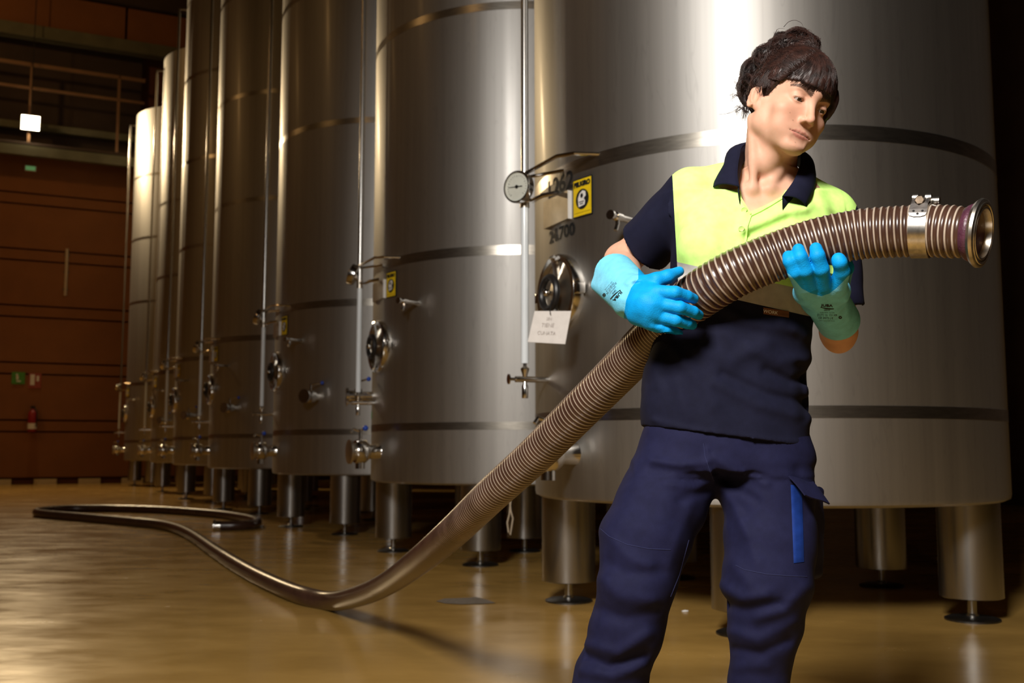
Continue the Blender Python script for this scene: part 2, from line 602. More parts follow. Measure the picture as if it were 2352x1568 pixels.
def cyl_patch(a0, a1, z0, z1, r, th=0.0015, n=6):
    """A thin curved patch lying on the shell."""
    V, F = [], []
    for i in range(n + 1):
        a = a0 + (a1 - a0) * i / n
        for z in (z0, z1):
            V.append(pol(a, r, z)); V.append(pol(a, r + th, z))
    for i in range(n):
        b, c = i * 4, (i + 1) * 4
        F += [(b + 1, c + 1, c + 3, b + 3), (b, b + 2, c + 2, c), (b, c, c + 1, b + 1), (b + 2, b + 3, c + 3, c + 2)]
    F += [(0, 1, 3, 2), (n * 4, n * 4 + 2, n * 4 + 3, n * 4 + 1)]
    return V, F


def text_geo(txt, size=1.0, bold=0.0):
    cu = bpy.data.curves.new('txt', 'FONT')
    cu.body = txt
    cu.size = size
    cu.align_x = 'CENTER'; cu.align_y = 'CENTER'
    cu.resolution_u = 3
    cu.offset = bold
    o = bpy.data.objects.new('txt', cu)
    COL.objects.link(o)
    dg = bpy.context.evaluated_depsgraph_get()
    me = bpy.data.meshes.new_from_object(o.evaluated_get(dg))
    V = [v.co.copy() for v in me.vertices]
    F = [tuple(p.vertices) for p in me.polygons]
    bpy.data.objects.remove(o); bpy.data.curves.remove(cu); bpy.data.meshes.remove(me)
    return V, F


def text_on_shell(mb, txt, deg, z, height, r, xs=1.0, m=0):
    V, F = text_geo(txt, height / 0.70, 0.003)
    mb.add([pol(deg + math.degrees(v.x * xs / r), r, z + v.y) for v in V], F, m)


def make_tank():
    t = empty('wine_tank', (0, 0, 0))
    mb = MB()
    prof = [(0.0, 0.0), (0.0, R - 0.03), (0.012, R - 0.004), (0.03, R), (HT - ZB - 0.02, R), (HT - ZB, R - 0.03), (HT - ZB + 0.25, 0.15), (HT - ZB + 0.27, 0.0)]
    mb.lathe((0, 0, ZB), (0, 0, 1), prof, 160)
    mb.build('shell', M_SHELL, t, True, 30)
    for z, w in ((0.955, 0.055), (2.165, 0.070), (3.92, 0.06), (5.30, 0.06), (6.68, 0.06)):
        mb = MB()
        mb.lathe((0, 0, z - w / 2), (0, 0, 1), [(0, R - 0.004), (0.001, R + 0.0015), (w - 0.001, R + 0.0015), (w, R - 0.004)], 160)
        mb.build('weld_band', M_BAND, t, True, 20)
    # legs on adjustable feet
    for k, (deg, rr) in enumerate([(-25.8 + 72 * i, 1.03) for i in range(5)] + [(0, 0.0)]):
        p = pol(deg, rr, 0)
        mb = MB(); mb.lathe(p + Vector((0, 0, 0.105)), (0, 0, 1), [(0, 0.132), (0.004, 0.142), (ZB - 0.105, 0.142)], 40)
        lg = mb.build('leg', M_LEG, t, True, 40)
        mb = MB(); mb.lathe(p + Vector((0, 0, 0.012)), (0, 0, 1), [(0, 0.030), (0.012, 0.030), (0.02, 0.021), (0.10, 0.021)], 16)
        mb.build('foot_stud', M_LEG, lg)
        mb = MB(); mb.lathe(p + Vector((0, 0, 0.0)), (0, 0, 1), [(0, 0.125), (0.008, 0.125), (0.014, 0.11), (0.018, 0.03)], 32)
        mb.build('foot_plate', M_DARKMETAL, lg)
    # manway with clamp yoke and black hand wheel
    n = Vector((1, 0, 0)); c = Vector((R - 0.015, 0, 1.557))
    mb = MB()
    mb.lathe(c, n, [(0, 0.196), (0.045, 0.196), (0.055, 0.190), (0.055, 0.166), (0.02, 0.164)], 48)
    mw = mb.build('manway', M_CHROME, t, True, 40)
    mb = MB(); mb.lathe(c + n * 0.02, n, [(0, 0.164), (0.008, 0.162), (0.016, 0.11), (0.03, 0.055), (0.034, 0.0)], 40); mb.build('door', M_BRASSPLATE, mw, True, 50)
    mb = MB()
    arc = [c + Vector((0.072 - 0.034 * math.cos(math.radians(a)) ** 0.8, 0, 0.180 * math.sin(math.radians(a)))) for a in range(-90, 91, 15)]
    for i in range(len(arc) - 1):
        mid = (arc[i] + arc[i + 1]) / 2; dd = arc[i + 1] - arc[i]
        d_, u_, w_ = mb.frame(dd)
        mb.box(mid, (0.042, 0.014, dd.length * 1.08), Matrix((u_, w_, d_)).transposed())
    mb.build('yoke', M_CHROME, mw, True, 30)
    mb = MB(); mb.cyl(c + n * 0.03, c + n * 0.10, 0.012, 12); mb.ball(c + n * 0.10, 0.02, 10); mb.cyl(c + n * 0.085 + Vector((0, -0.07, 0)), c + n * 0.085 + Vector((0, 0.07, 0)), 0.006, 8); mb.build('spindle', M_CHROME, mw)
    mb = MB(); mb.torus(c + n * 0.085, n, 0.078, 0.017, 36, 10)
    mb.build('hand_wheel', M_BLACK, mw)
    for sgn in (-1, 1):
        mb = MB(); mb.box(c + Vector((0.03, sgn * 0.203, 0)), (0.05, 0.03, 0.05), bev=0.005)
        mb.build('hinge', M_CHROME, mw)
    # level sight tube, gauge, bracket and drain tap
    dg, rr = -8.5, R + 0.12
    b0 = pol(dg, rr, 0)
    mb = MB(); mb.cyl(b0 + Vector((0, 0, 1.225)), b0 + Vector((0, 0, 2.06)), 0.020, 20); lt = mb.build('level_tube', M_GLASS, t)
    mb = MB(); mb.cyl(b0 + Vector((0, 0, 2.06)), b0 + Vector((0, 0, 7.9)), 0.019, 16)
    mb.tube([b0 + Vector((0, 0, 7.88)), b0 + Vector((0, 0, 7.97)), pol(dg, R, 7.98)], 0.019, 12)
    mb.build('upper_pipe', M_LEG, lt)
    mb = MB()
    mb.lathe(b0 + Vector((0, 0, 2.02)), (0, 0, 1), [(0, 0.024), (0.06, 0.024)], 14)
    mb.build('collar', M_BRASSPLATE, lt)
    mb = MB()
    mb.lathe(b0 + Vector((0, 0, 1.05)), (0, 0, 1), [(0, 0.014), (0.004, 0.016), (0.06, 0.016), (0.075, 0.010), (0.10, 0.010)], 12)
    mb.lathe(b0 + Vector((0, 0, 1.15)), (0, 0, 1), [(0, 0.010), (0.02, 0.014), (0.045, 0.022), (0.05, 0.022), (0.06, 0.009), (0.08, 0.009)], 12)
    tapd = (pol(dg, R - 0.01, 1.145) - pol(dg, rr, 1.145))
    tapn = tapd.normalized()
    q = pol(dg, rr, 1.145)
    mb.cyl(q - tapn * 0.05, q + tapd, 0.0155, 14)
    mb.cyl(q - tapn * 0.08, q - tapn * 0.05, 0.008, 10)
    mb.lathe(q - tapn * 0.088, tapn, [(0, 0.026), (0.006, 0.026)], 16)
    mb.build('drain_tap', M_CHROME, t)
    mb = MB()
    zb = 2.19
    ap = pol(dg, rr + 0.01, zb)
    mb.tube([ap, pol(6.5, R + 0.11, zb + 0.012), pol(11.0, R + 0.085, zb + 0.005), pol(14.5, R - 0.005, zb)], 0.010, 8)
    mb.tube([ap + Vector((0, 0, -0.015)), pol(1.5, R - 0.01, zb - 0.015)], 0.009, 8)
    mb.build('bracket', M_CHROME, t)
    mb = MB(); mb.tube([pol(dg + 0.5, rr, 2.06), pol(dg + 2.5, R + 0.10, 2.045), pol(-3, R + 0.07, 2.06), pol(-1, R + 0.01, 2.07)], 0.012, 10); mb.build('bent_elbow', M_CHROME, t)
    # card holder, danger sign, labels
    a0, a1, z0, z1 = -8.2, 4.6, 1.915, 2.055
    mb = MB()
    V = []
    for a in (a0, a1):
        for r_ in (R - 0.01, R + 0.022):
            for z in (z0, z1):
                V.append(pol(a, r_, z))
    V2 = [V[0], V[1], V[2], V[3], V[4], V[5], V[6], V[7]]
    mb.add(V2, [(0, 1, 3, 2), (0, 4, 5, 1), (2, 3, 7, 6), (1, 5, 7, 3), (0, 2, 6, 4)], 0)
    mb.add(V2, [(4, 6, 7, 5)], 1)  # end face made white: the flash falling on it is put into its colour
    mb.build('card_holder', [M_BRASSPLATE, M_WHITE], t, False)
    mb = MB(); V, F = cyl_patch(5.6, 12.6, 1.908, 2.098, R + 0.004, 0.002, 4); mb.add(V, F)
    sg = mb.build('danger_sign', M_INK, t, False)
    mb = MB(); V, F = cyl_patch(5.9, 12.3, 1.914, 2.092, R + 0.0062, 0.0008, 4); mb.add(V, F); mb.build('yellow_face', M_YELLOW, sg, False)
    mb = MB()
    text_on_shell(mb, 'PELIGRO', 9.1, 2.068, 0.022, R + 0.0078, 1.0)
    V = [pol(9.2, R + 0.0076, 1.993)] + [pol(9.2 + 2.35 * math.cos(math.radians(a)), R + 0.0076, 1.993 + 0.050 * math.sin(math.radians(a))) for a in range(0, 360, 12)]
    mb.add(V, [(0, i, i % 30 + 1) for i in range(1, 31)])
    V, F = cyl_patch(6.2, 12.0, 1.9285, 1.930, R + 0.0072, 0.0004, 4); mb.add(V, F)
    mb.build('black_print', M_INK, sg, False)
    mb = MB()
    shp = [(-1.3, -0.036), (0.9, -0.030), (1.1, -0.012), (0.6, 0.002), (1.35, 0.014), (1.2, 0.034), (0.2, 0.042), (-0.9, 0.030), (-1.5, 0.008)]
    V = [pol(9.2 + a, R + 0.0082, 1.993 + z) for a, z in shp]; mb.add(V, [tuple(range(len(V)))])
    mb.build('white_print', M_WHITE, sg, False)
    mb = MB()
    for zz, w in ((1.978, 0.9), (1.968, 0.6)):
        V, F = cyl_patch(9.0 - w, 9.0 + w, zz, zz + 0.005, R + 0.0084, 0.0003, 2); mb.add(V, F)
    V = [pol(9.1 + 0.5 * math.cos(math.radians(a)), R + 0.0086, 2.010 + 0.012 * math.sin(math.radians(a))) for a in range(0, 360, 30)]; mb.add(V, [tuple(range(12))])
    mb.build('figure_detail', M_INK, sg, False)
    mb = MB(); V, F = cyl_patch(-16.5, -13.0, 1.03, 1.085, R + 0.001, 0.001, 2); mb.add(V, F); mb.build('green_sticker', M_GREEN, t, False)
    # sample tap
    d25 = pol(24.5, 1, 0); q = pol(24.5, R - 0.01, 1.83)
    side = pol(24.5 - 90, 1, 0)
    mb = MB()
    mb.lathe(q, d25, [(0, 0.024), (0.02, 0.022), (0.03, 0.015), (0.12, 0.015), (0.125, 0.020), (0.165, 0.020), (0.17, 0.013), (0.20, 0.013)], 14)
    mb.tube([q + d25 * 0.15, q + d25 * 0.15 + Vector((0, 0, -0.035)), q + d25 * 0.165 + Vector((0, 0, -0.065))], 0.010, 8)
    mb.lathe(q + d25 * 0.195, d25, [(0, 0.022), (0.012, 0.022)], 14)
    mb.build('sample_tap', M_CHROME, t)
    # bottom outlet with butterfly valve
    q = Vector((R - 0.02, 0, 0.778))
    mb = MB(); mb.lathe(q, n, [(0, 0.075), (0.012, 0.062), (0.022, 0.055), (0.10, 0.055), (0.11, 0.068), (0.125, 0.068)], 24)
    ov = mb.build('outlet_pipe', M_CHROME, t, True, 40)
    mb = MB(); mb.lathe(q + n * 0.125, n, [(0, 0.082), (0.012, 0.088), (0.07, 0.088), (0.082, 0.082)], 24); mb.cyl(q + n * 0.165, q + n * 0.165 + Vector((0, 0, -0.125)), 0.035, 14)
    mb.build('valve_body', M_CHROME, ov, True, 40)
    mb = MB(); mb.lathe(q + n * 0.207, n, [(0, 0.062), (0.025, 0.062), (0.03, 0.09), (0.045, 0.09), (0.05, 0.06), (0.052, 0.0)], 24); mb.build('end_cap', M_BRASSPLATE, ov, True, 40)
    mb = MB(); st = q + n * 0.165
    mb.cyl(st + Vector((0, 0, 0.085)), st + Vector((0, 0, 0.165)), 0.013, 12)
    mb.cyl(st + Vector((0, 0, 0.155)), st + Vector((0.0, 0.105, 0.168)), 0.008, 10)
    mb.tube([st + Vector((0, 0, 0.15)), st + Vector((0.05, -0.01, 0.165)), st + Vector((0.07, -0.01, 0.14))], 0.01, 8)
    mb.build('valve_handle', M_CHROME, ov)
    mb = MB(); mb.ball(st + Vector((0.0, 0.118, 0.17)), 0.021, 14); mb.build('blue_knob', M_BLUEKNOB, ov)
    return t


def make_gauge(parent, nrm, off):
    c = pol(-8.5, R + 0.12, 2.115) + off
    nrm = Vector(nrm).normalized()
    mb = MB()
    d_, u_, w_ = mb.frame(nrm)
    mb.lathe(c - d_ * 0.025, d_, [(0, 0.07), (0.004, 0.08), (0.04, 0.083), (0.048, 0.081), (0.048, 0.073), (0.040, 0.072)], 40)
    mb.cyl(c - d_ * 0.02, pol(-8.5, R + 0.12, 2.06), 0.016, 12)
    g = mb.build('gauge', M_CHROME, parent, True, 40)
    mb = MB(); mb.lathe(c + d_ * 0.014, d_, [(0, 0.072), (0.002, 0.072)], 40); mb.build('dial', M_DIAL, g, False)
    mb = MB()
    up = w_ if w_.z > 0 else -w_
    sx = up.cross(d_)
    for k in range(21):
        a = math.radians(225 - 270 * k / 20.0)
        dr = sx * math.cos(a) + up * math.sin(a)
        L = 0.010 if k % 5 == 0 else 0.005
        mb.cyl(c + d_ * 0.0165 + dr * (0.060 - L), c + d_ * 0.0165 + dr * 0.060, 0.0012, 4)
    mb.build('scale_marks', M_INK, g, False)
    mb = MB(); a = math.radians(177); dr = sx * math.cos(a) + up * math.sin(a)
    mb.cyl(c + d_ * 0.019 - dr * 0.034, c + d_ * 0.019 + dr * 0.052, 0.0026, 6, 0, 0.0012); mb.lathe(c + d_ * 0.0165, d_, [(0, 0.009), (0.005, 0.009)], 14)
    mb.build('needle', M_INK, g)
    return g


def racking_valve(parent, deg, z):
    n = pol(deg, 1, 0); q = pol(deg, R - 0.02, z)
    mb = MB()
    mb.lathe(q, n, [(0, 0.05), (0.01, 0.036), (0.10, 0.036), (0.105, 0.06), (0.155, 0.06), (0.16, 0.045), (0.20, 0.045), (0.205, 0.065), (0.222, 0.065), (0.224, 0.0)], 20)
    rv = mb.build('racking_valve', M_CHROME, parent, True, 40)
    st = q + n * 0.13; sd = pol(deg + 90, 1, 0)
    mb = MB(); mb.cyl(st + Vector((0, 0, 0.055)), st + Vector((0, 0, 0.115)), 0.010, 10); mb.cyl(st + Vector((0, 0, 0.11)), st + sd * 0.07 + Vector((0, 0, 0.125)) - n * 0.06, 0.007, 8); mb.build('valve_handle', M_CHROME, rv)
    mb = MB(); mb.ball(st + sd * 0.08 - n * 0.07 + Vector((0, 0, 0.127)), 0.018, 12); mb.build('blue_knob', M_BLUEKNOB, rv)
    return rv


ROW = [(1.33, 5.62), None, None, None, None, None, None]
edge_px = [None, 852, 626, 478, 397, 346, 285]
zc_row = [5.62, 8.31, 10.9, 14.0, 16.9, 19.7, 23.1]
for i in range(1, 7):
    u = (edge_px[i] - CXP) / FPX * math.cos(PITCH)
    X = zc_row[i] * u + R * math.sqrt(1 + u * u)
    ROW[i] = (X, zc_row[i])
TL = ['tall steel tank nearest the camera, behind the person, marked 24.700',
      'tall steel tank second in the row, next to the one marked 24.700',
      'tall steel tank third in the row, with a blue-handled valve on its side',
      'tall steel tank fourth in the row from the person, dim brown',
      'tall steel tank fifth in the row, two bright lamp streaks on its left edge',
      'tall steel tank sixth in the row, its domed top just in view',
      'farthest steel tank at the end of the row, its whole top in view']
proto = make_tank()
tanks = []
for i, (x, y) in enumerate(ROW):
    t = proto if i == 0 else copy_tree(proto)
    t.location = (x, y, 0)
    t.rotation_euler = (0, 0, FR)
    tag(t, TL[i], 'tank', 'steel wine tanks in a row')
    tanks.append(t)
invR = Matrix.Rotation(-FR, 3, 'Z')
make_gauge(tanks[0], invR @ Vector((-0.62, -0.78, -0.02)), invR @ Vector((-0.03, -0.045, 0.0)))
gn = invR @ Vector((-0.93, 0.02, 0.36))
for i in range(1, 7):
    make_gauge(tanks[i], gn, invR @ Vector((-0.05, -0.01, 0.01)))
for i, dgs, z in ((1, -12, 1.20), (2, 35.5, 1.285), (3, 33, 1.30), (4, 33, 1.30), (5, 33, 1.30)):
    racking_valve(tanks[i], dgs, z)
for ch in list(tanks[0].children):
    if ch.name.startswith('green_sticker'):
        bpy.data.objects.remove(ch)
    elif ch.name.startswith('outlet_pipe'):
        ch.rotation_euler.z = math.radians(5.0)
# numbers stencilled on the nearest tank
mb = MB(); text_on_shell(mb, 'L262', -1.0, 2.108, 0.086, R + 0.002, 1.15); mb.build('tank_number', M_INK, tanks[0], False)
mb = MB(); text_on_shell(mb, '24.700', -0.4, 1.860, 0.060, R + 0.002, 1.15); mb.build('capacity_number', M_INK, tanks[0], False)

# handwritten card hung on the manway
tgp = P(1262, 715, 4.83)
tg = empty('card_tag', tgp); tag(tg, 'white handwritten card hanging from the near tank manway wheel', 'card')
pts2 = [P(1228, 714, 4.86), P(1312, 714, 4.78), P(1298, 790, 4.78), P(1212, 785, 4.86)]
nc = (pts2[1] - pts2[0]).cross(pts2[3] - pts2[0]).normalized() * 0.002
V = [p - tgp for p in pts2] + [p - tgp + nc for p in pts2]
mesh_np('card', V, [(0, 1, 2, 3), (7, 6, 5, 4), (0, 4, 5, 1), (1, 5, 6, 2), (2, 6, 7, 3), (3, 7, 4, 0)], M_PAPER, tg, False)


def text_on_quad(mb, txt, q, u, v, h, slant=0.0):
    """Text centred at (u, v) of quad q (tl, tr, br, bl); h as a fraction of the quad's height."""
    V, F = text_geo(txt, 1.0)
    W = ((q[1] - q[0]).length + (q[2] - q[3]).length) / 2; Hh = ((q[3] - q[0]).length + (q[2] - q[1]).length) / 2
    nn = (q[1] - q[0]).cross(q[3] - q[0]).normalized()
    out = []
    for p in V:
        a = u + p.x * h * Hh / 0.7 / W; b = v - p.y * h / 0.7
        top = q[0].lerp(q[1], a); bot = q[3].lerp(q[2], a)
        out.append(top.lerp(bot, b) - nn * 0.0012)
    mb.add(out, F)


if nc.y > 0:
    nc = -nc
mb = MB()
ql = [p - tgp for p in pts2]
qq = [q + (nc.normalized() * 0.0035) for q in ql]
for txt, u, v, h in (('SIN', 0.45, 0.25, 0.09), ('TIENE', 0.45, 0.45, 0.12), ('CUNATA', 0.46, 0.70, 0.11)):
    V, F = text_geo(txt, 1.0)
    W = 0.17; Hh = 0.155
    mb.add([qq[0].lerp(qq[1], u + p.x * h * Hh / 0.7 / W * 0.85).lerp(qq[3].lerp(qq[2], u + p.x * h * Hh / 0.7 / W * 0.85), v - p.y * h / 0.7) for p in V], F)
mb.build('handwriting', M_PENCIL, tg, False)
mb = MB(); mb.tube([P(1264, 722, 4.81) - tgp, P(1263, 712, 4.82) - tgp, P(1266, 690, 4.84) - tgp], 0.002, 6); mb.build('string', M_INK, tg)

# wire loop hanging behind the hose under the second tank
wl = empty('wire_loop', P(1172, 1150, 6.9)); tag(wl, 'thin pale twisted wire loop hanging under the second tank beside a leg', 'wire')
o_ = wl.location
mb = MB(); mb.tube([P(x, y, 6.9) - o_ for x, y in ((1172, 1116), (1173, 1150), (1170, 1180), (1165, 1200), (1168, 1222), (1172, 1228), (1175, 1210), (1178, 1190), (1173, 1172), (1171, 1150))], 0.005, 6); mb.build('wire', M_PIPE, wl)

# worn patch of floor, scrap of paper
mb = MB()
poly = [(1002, 1380), (1020, 1374), (1050, 1373), (1078, 1372), (1092, 1370), (1105, 1373), (1120, 1377), (1138, 1384), (1110, 1386), (1060, 1387), (1022, 1385)]
V = [PZ(x, y, 0.003) for x, y in poly] + [PZ(x, y, 0.0002) for x, y in poly]; n_ = len(poly)
mb.add(V, [tuple(range(n_ - 1, -1, -1))] + [(i, (i + 1) % n_, (i + 1) % n_ + n_, i + n_) for i in range(n_)])
mb.build('worn_patch', simple('bare_concrete_patch', (0.16, 0.13, 0.10), 0.8, 0, 0.2, 40), floor, False)
ps = empty('paper_scrap', PZ(1568, 1405, 0.0)); tag(ps, 'tiny white scrap lying on the floor between the legs', 'scrap')
mb = MB()
mb.add([(0, 0, 0.001), (0.028, 0.004, 0.002), (0.03, 0.014, 0.006), (0.014, 0.018, 0.003), (-0.004, 0.012, 0.004), (0.012, 0.009, 0.009)], [(0, 1, 5), (1, 2, 5), (2, 3, 5), (3, 4, 5), (4, 0, 5)])
mb.build('paper', M_WHITE, ps, False)
# ------------------------------------------------------------------ signed-distance modelling for the person
F32 = np.float32


class Grid:
    def __init__(s, lo, hi, h):
        s.lo = np.array(lo, dtype=np.float64); s.h = h
        s.n = np.ceil((np.array(hi) - s.lo) / h).astype(int) + 1
        s.a = np.full(s.n, 0.06, dtype=F32)

    def sub(s, lo, hi):
        i0 = np.maximum(np.floor((np.array(lo) - s.lo) / s.h).astype(int), 0)
        i1 = np.minimum(np.ceil((np.array(hi) - s.lo) / s.h).astype(int) + 1, s.n)
        if np.any(i1 <= i0):
            return None, None
        sl = tuple(slice(a, b) for a, b in zip(i0, i1))
        X = (s.lo[0] + s.h * np.arange(i0[0], i1[0])).astype(F32)[:, None, None]
        Y = (s.lo[1] + s.h * np.arange(i0[1], i1[1])).astype(F32)[None, :, None]
        Z = (s.lo[2] + s.h * np.arange(i0[2], i1[2])).astype(F32)[None, None, :]
        return sl, (X, Y, Z)

    def add(s, prim, k=0.0, pad=None):
        fn, lo, hi = prim
        pad = (k * 1.5 + 3 * s.h) if pad is None else pad
        sl, c = s.sub(np.array(lo) - pad, np.array(hi) + pad)
        if sl is None: return
        d = fn(*c); a = s.a[sl]
        if k > 0:
            h = np.clip(0.5 + 0.5 * (a - d) / k, 0, 1)
            s.a[sl] = a * (1 - h) + d * h - k * h * (1 - h)
        else:
            s.a[sl] = np.minimum(a, d)

    def cut(s, prim, k=0.0, pad=None):
        fn, lo, hi = prim
        pad = (k * 1.5 + 3 * s.h) if pad is None else pad
        sl, c = s.sub(np.array(lo) - pad, np.array(hi) + pad)
        if sl is None: return
        d = -fn(*c); a = s.a[sl]
        if k > 0:
            h = np.clip(0.5 - 0.5 * (a - d) / k, 0, 1)
            s.a[sl] = a * (1 - h) + d * h + k * h * (1 - h)
        else:
            s.a[sl] = np.maximum(a, d)

    def disp(s, fn, lo=None, hi=None):
        lo = s.lo if lo is None else lo
        hi = s.lo + s.h * s.n if hi is None else hi
        sl, c = s.sub(lo, hi)
        if sl is None: return
        s.a[sl] = s.a[sl] + fn(*c)

    def mesh(s):
        a = s.a
        ins = a < 0
        nx, ny, nz = a.shape
        cnt = np.zeros((nx - 1, ny - 1, nz - 1), dtype=np.int8)
        for i in (0, 1):
            for j in (0, 1):
                for k in (0, 1):
                    cnt += ins[i:nx - 1 + i, j:ny - 1 + j, k:nz - 1 + k]
        act = (cnt > 0) & (cnt < 8)
        I, J, K = np.nonzero(act)
        vid = np.full(act.shape, -1, dtype=np.int32)
        vid[I, J, K] = np.arange(len(I))
        acc = np.zeros((len(I), 3)); w = np.zeros(len(I))
        cor = [(i, j, k) for i in (0, 1) for j in (0, 1) for k in (0, 1)]
        vals = {c: a[I + c[0], J + c[1], K + c[2]].astype(np.float64) for c in cor}
        for c in cor:
            for ax in range(3):
                if c[ax] == 0:
                    e = list(c); e[ax] = 1; e = tuple(e)
                    v0, v1 = vals[c], vals[e]
                    m = (v0 < 0) != (v1 < 0)
                    t = np.where(m, v0 / np.where(v0 == v1, 1, v0 - v1), 0)
                    p = np.zeros((len(I), 3)); p[:] = c; p[:, ax] = t
                    acc += p * m[:, None]; w += m
        V = acc / w[:, None] + np.stack([I, J, K], 1)
        V = V * s.h + s.lo
        Q = []
        for ax in range(3):
            sl0 = [slice(1, -1)] * 3; sl1 = [slice(1, -1)] * 3
            sl0[ax] = slice(0, -1); sl1[ax] = slice(1, None)
            A, B = ins[tuple(sl0)], ins[tuple(sl1)]
            for m, flip in ((A & ~B, False), (~A & B, True)):
                idx = np.array(np.nonzero(m)).T
                if len(idx) == 0: continue
                off = np.ones(3, dtype=int); off[ax] = 0
                idx = idx + off
                u, v = (ax + 1) % 3, (ax + 2) % 3
                def at(du, dv):
                    q = idx.copy(); q[:, u] -= du; q[:, v] -= dv
                    return vid[q[:, 0], q[:, 1], q[:, 2]]
                quad = np.stack([at(1, 1), at(0, 1), at(0, 0), at(1, 0)], 1)
                if flip: quad = quad[:, ::-1]
                Q.append(quad)
        Q = np.concatenate(Q)
        Q = Q[(Q >= 0).all(1)]
        return V, Q


def arr(p):
    return np.array([p[0], p[1], p[2]], dtype=np.float64)


def rcone(a, b, ra, rb):
    a, b = arr(a), arr(b); ba = b - a; L2 = float(ba @ ba) or 1e-12
    rm = max(ra, rb)

    def fn(X, Y, Z):
        x, y, z = X - a[0], Y - a[1], Z - a[2]
        t = np.clip((x * ba[0] + y * ba[1] + z * ba[2]) / L2, 0, 1)
        return np.sqrt((x - t * ba[0]) ** 2 + (y - t * ba[1]) ** 2 + (z - t * ba[2]) ** 2) - (ra + (rb - ra) * t)
    return fn, np.minimum(a, b) - rm, np.maximum(a, b) + rm


def ell(c, r, M=None):
    """Ellipsoid; rows of M are its local axes in world space."""
    c = arr(c); r = np.array(r, dtype=np.float64)
    M = np.eye(3) if M is None else np.array(M, dtype=np.float64)
    ext = np.sqrt(((M * r[:, None]) ** 2).sum(0))

    def fn(X, Y, Z):
        x, y, z = X - c[0], Y - c[1], Z - c[2]
        q = [(M[i, 0] * x + M[i, 1] * y + M[i, 2] * z) for i in range(3)]
        k0 = np.sqrt((q[0] / r[0]) ** 2 + (q[1] / r[1]) ** 2 + (q[2] / r[2]) ** 2)
        k1 = np.sqrt((q[0] / r[0] ** 2) ** 2 + (q[1] / r[1] ** 2) ** 2 + (q[2] / r[2] ** 2) ** 2)
        return k0 * (k0 - 1.0) / np.maximum(k1, 1e-6)
    return fn, c - ext, c + ext


def rbox(c, r, M=None, rad=0.005):
    c = arr(c); r = np.array(r, dtype=np.float64); M = np.eye(3) if M is None else np.array(M)
    ext = (np.abs(M) * r[:, None]).sum(0)

    def fn(X, Y, Z):
        x, y, z = X - c[0], Y - c[1], Z - c[2]
        q = [np.abs(M[i, 0] * x + M[i, 1] * y + M[i, 2] * z) - (r[i] - rad) for i in range(3)]
        o = np.sqrt(np.maximum(q[0], 0) ** 2 + np.maximum(q[1], 0) ** 2 + np.maximum(q[2], 0) ** 2)
        return o + np.minimum(np.maximum(np.maximum(q[0], q[1]), q[2]), 0) - rad
    return fn, c - ext, c + ext


def half(p, n, lo, hi):
    """Half space (inside where (x-p).n < 0), limited to a box."""
    p = arr(p); n = arr(n); n = n / np.linalg.norm(n)
    return (lambda X, Y, Z: (X - p[0]) * n[0] + (Y - p[1]) * n[1] + (Z - p[2]) * n[2]), lo, hi


def inter(*prims):
    lo = np.max([p[1] for p in prims], 0); hi = np.min([p[2] for p in prims], 0)

    def fn(X, Y, Z):
        d = prims[0][0](X, Y, Z)
        for p in prims[1:]:
            d = np.maximum(d, p[0](X, Y, Z))
        return d
    return fn, lo, hi


def sections(rows, expo=2.4):
    """Stacked super-ellipse trunk: rows of (z, xc, yc, half width, half depth), any order."""
    rows = sorted(rows)
    zs, xc, yc, a, b = (np.array(v) for v in zip(*rows))

    def fn(X, Y, Z):
        z = Z.ravel()
        f = lambda q: np.interp(z, zs, q).astype(F32)[None, None, :]
        A, B = f(a), f(b)
        d = ((np.abs(X - f(xc)) / A) ** expo + (np.abs(Y - f(yc)) / B) ** expo) ** (1 / expo)
        d = (d - 1) * np.minimum(A, B)
        over = np.maximum(Z - zs[-1], zs[0] - Z)
        return np.maximum(d, over)
    lo = (float((xc - a).min()), float((yc - b).min()), float(zs[0])); hi = (float((xc + a).max()), float((yc + b).max()), float(zs[-1]))
    return fn, lo, hi


def folds(lines, ymax):
    """Cloth folds: (pixel polyline, width m, height m) ridges on the camera side of the figure."""
    def fn(X, Y, Z):
        px, py = proj(X, Y, Z)
        sc = (Y / FPX)
        out = np.zeros(np.broadcast(X, Y, Z).shape, dtype=F32)
        for pts, w, h in lines:
            best = None
            for (x0, y0), (x1, y1) in zip(pts[:-1], pts[1:]):
                bx, by = x1 - x0, y1 - y0
                t = np.clip(((px - x0) * bx + (py - y0) * by) / (bx * bx + by * by + 1e-9), 0, 1)
                d = ((px - x0 - t * bx) ** 2 + (py - y0 - t * by) ** 2)
                best = d if best is None else np.minimum(best, d)
            out -= h * np.exp(-best * sc * sc / (w * w))
        return out * (Y < ymax)
    return fn


def smooth_mesh(V, Q, it=2, lam=0.5):
    n = len(V)
    e = np.concatenate([Q[:, [0, 1]], Q[:, [1, 2]], Q[:, [2, 3]], Q[:, [3, 0]]])
    i = np.concatenate([e[:, 0], e[:, 1]]); j = np.concatenate([e[:, 1], e[:, 0]])
    deg = np.bincount(i, minlength=n)
    for _ in range(it):
        S = np.stack([np.bincount(i, V[j, k], minlength=n) for k in range(3)], 1) / np.maximum(deg, 1)[:, None]
        V = V * (1 - lam) + S * lam
    return V


def sdf_obj(name, g, mat, parent, it=1, attrs=None, keep=None):
    V, Q = g.mesh()
    V = smooth_mesh(V, Q, it)
    at = attrs(V) if attrs else None
    return mesh_np(name, V, Q, mat, parent, True, at)


def seg_dist(V, a, b):
    a, b = arr(a), arr(b); ba = b - a
    t = np.clip(((V - a) @ ba) / (ba @ ba), 0, 1)
    return np.linalg.norm(V - a - t[:, None] * ba, axis=1)


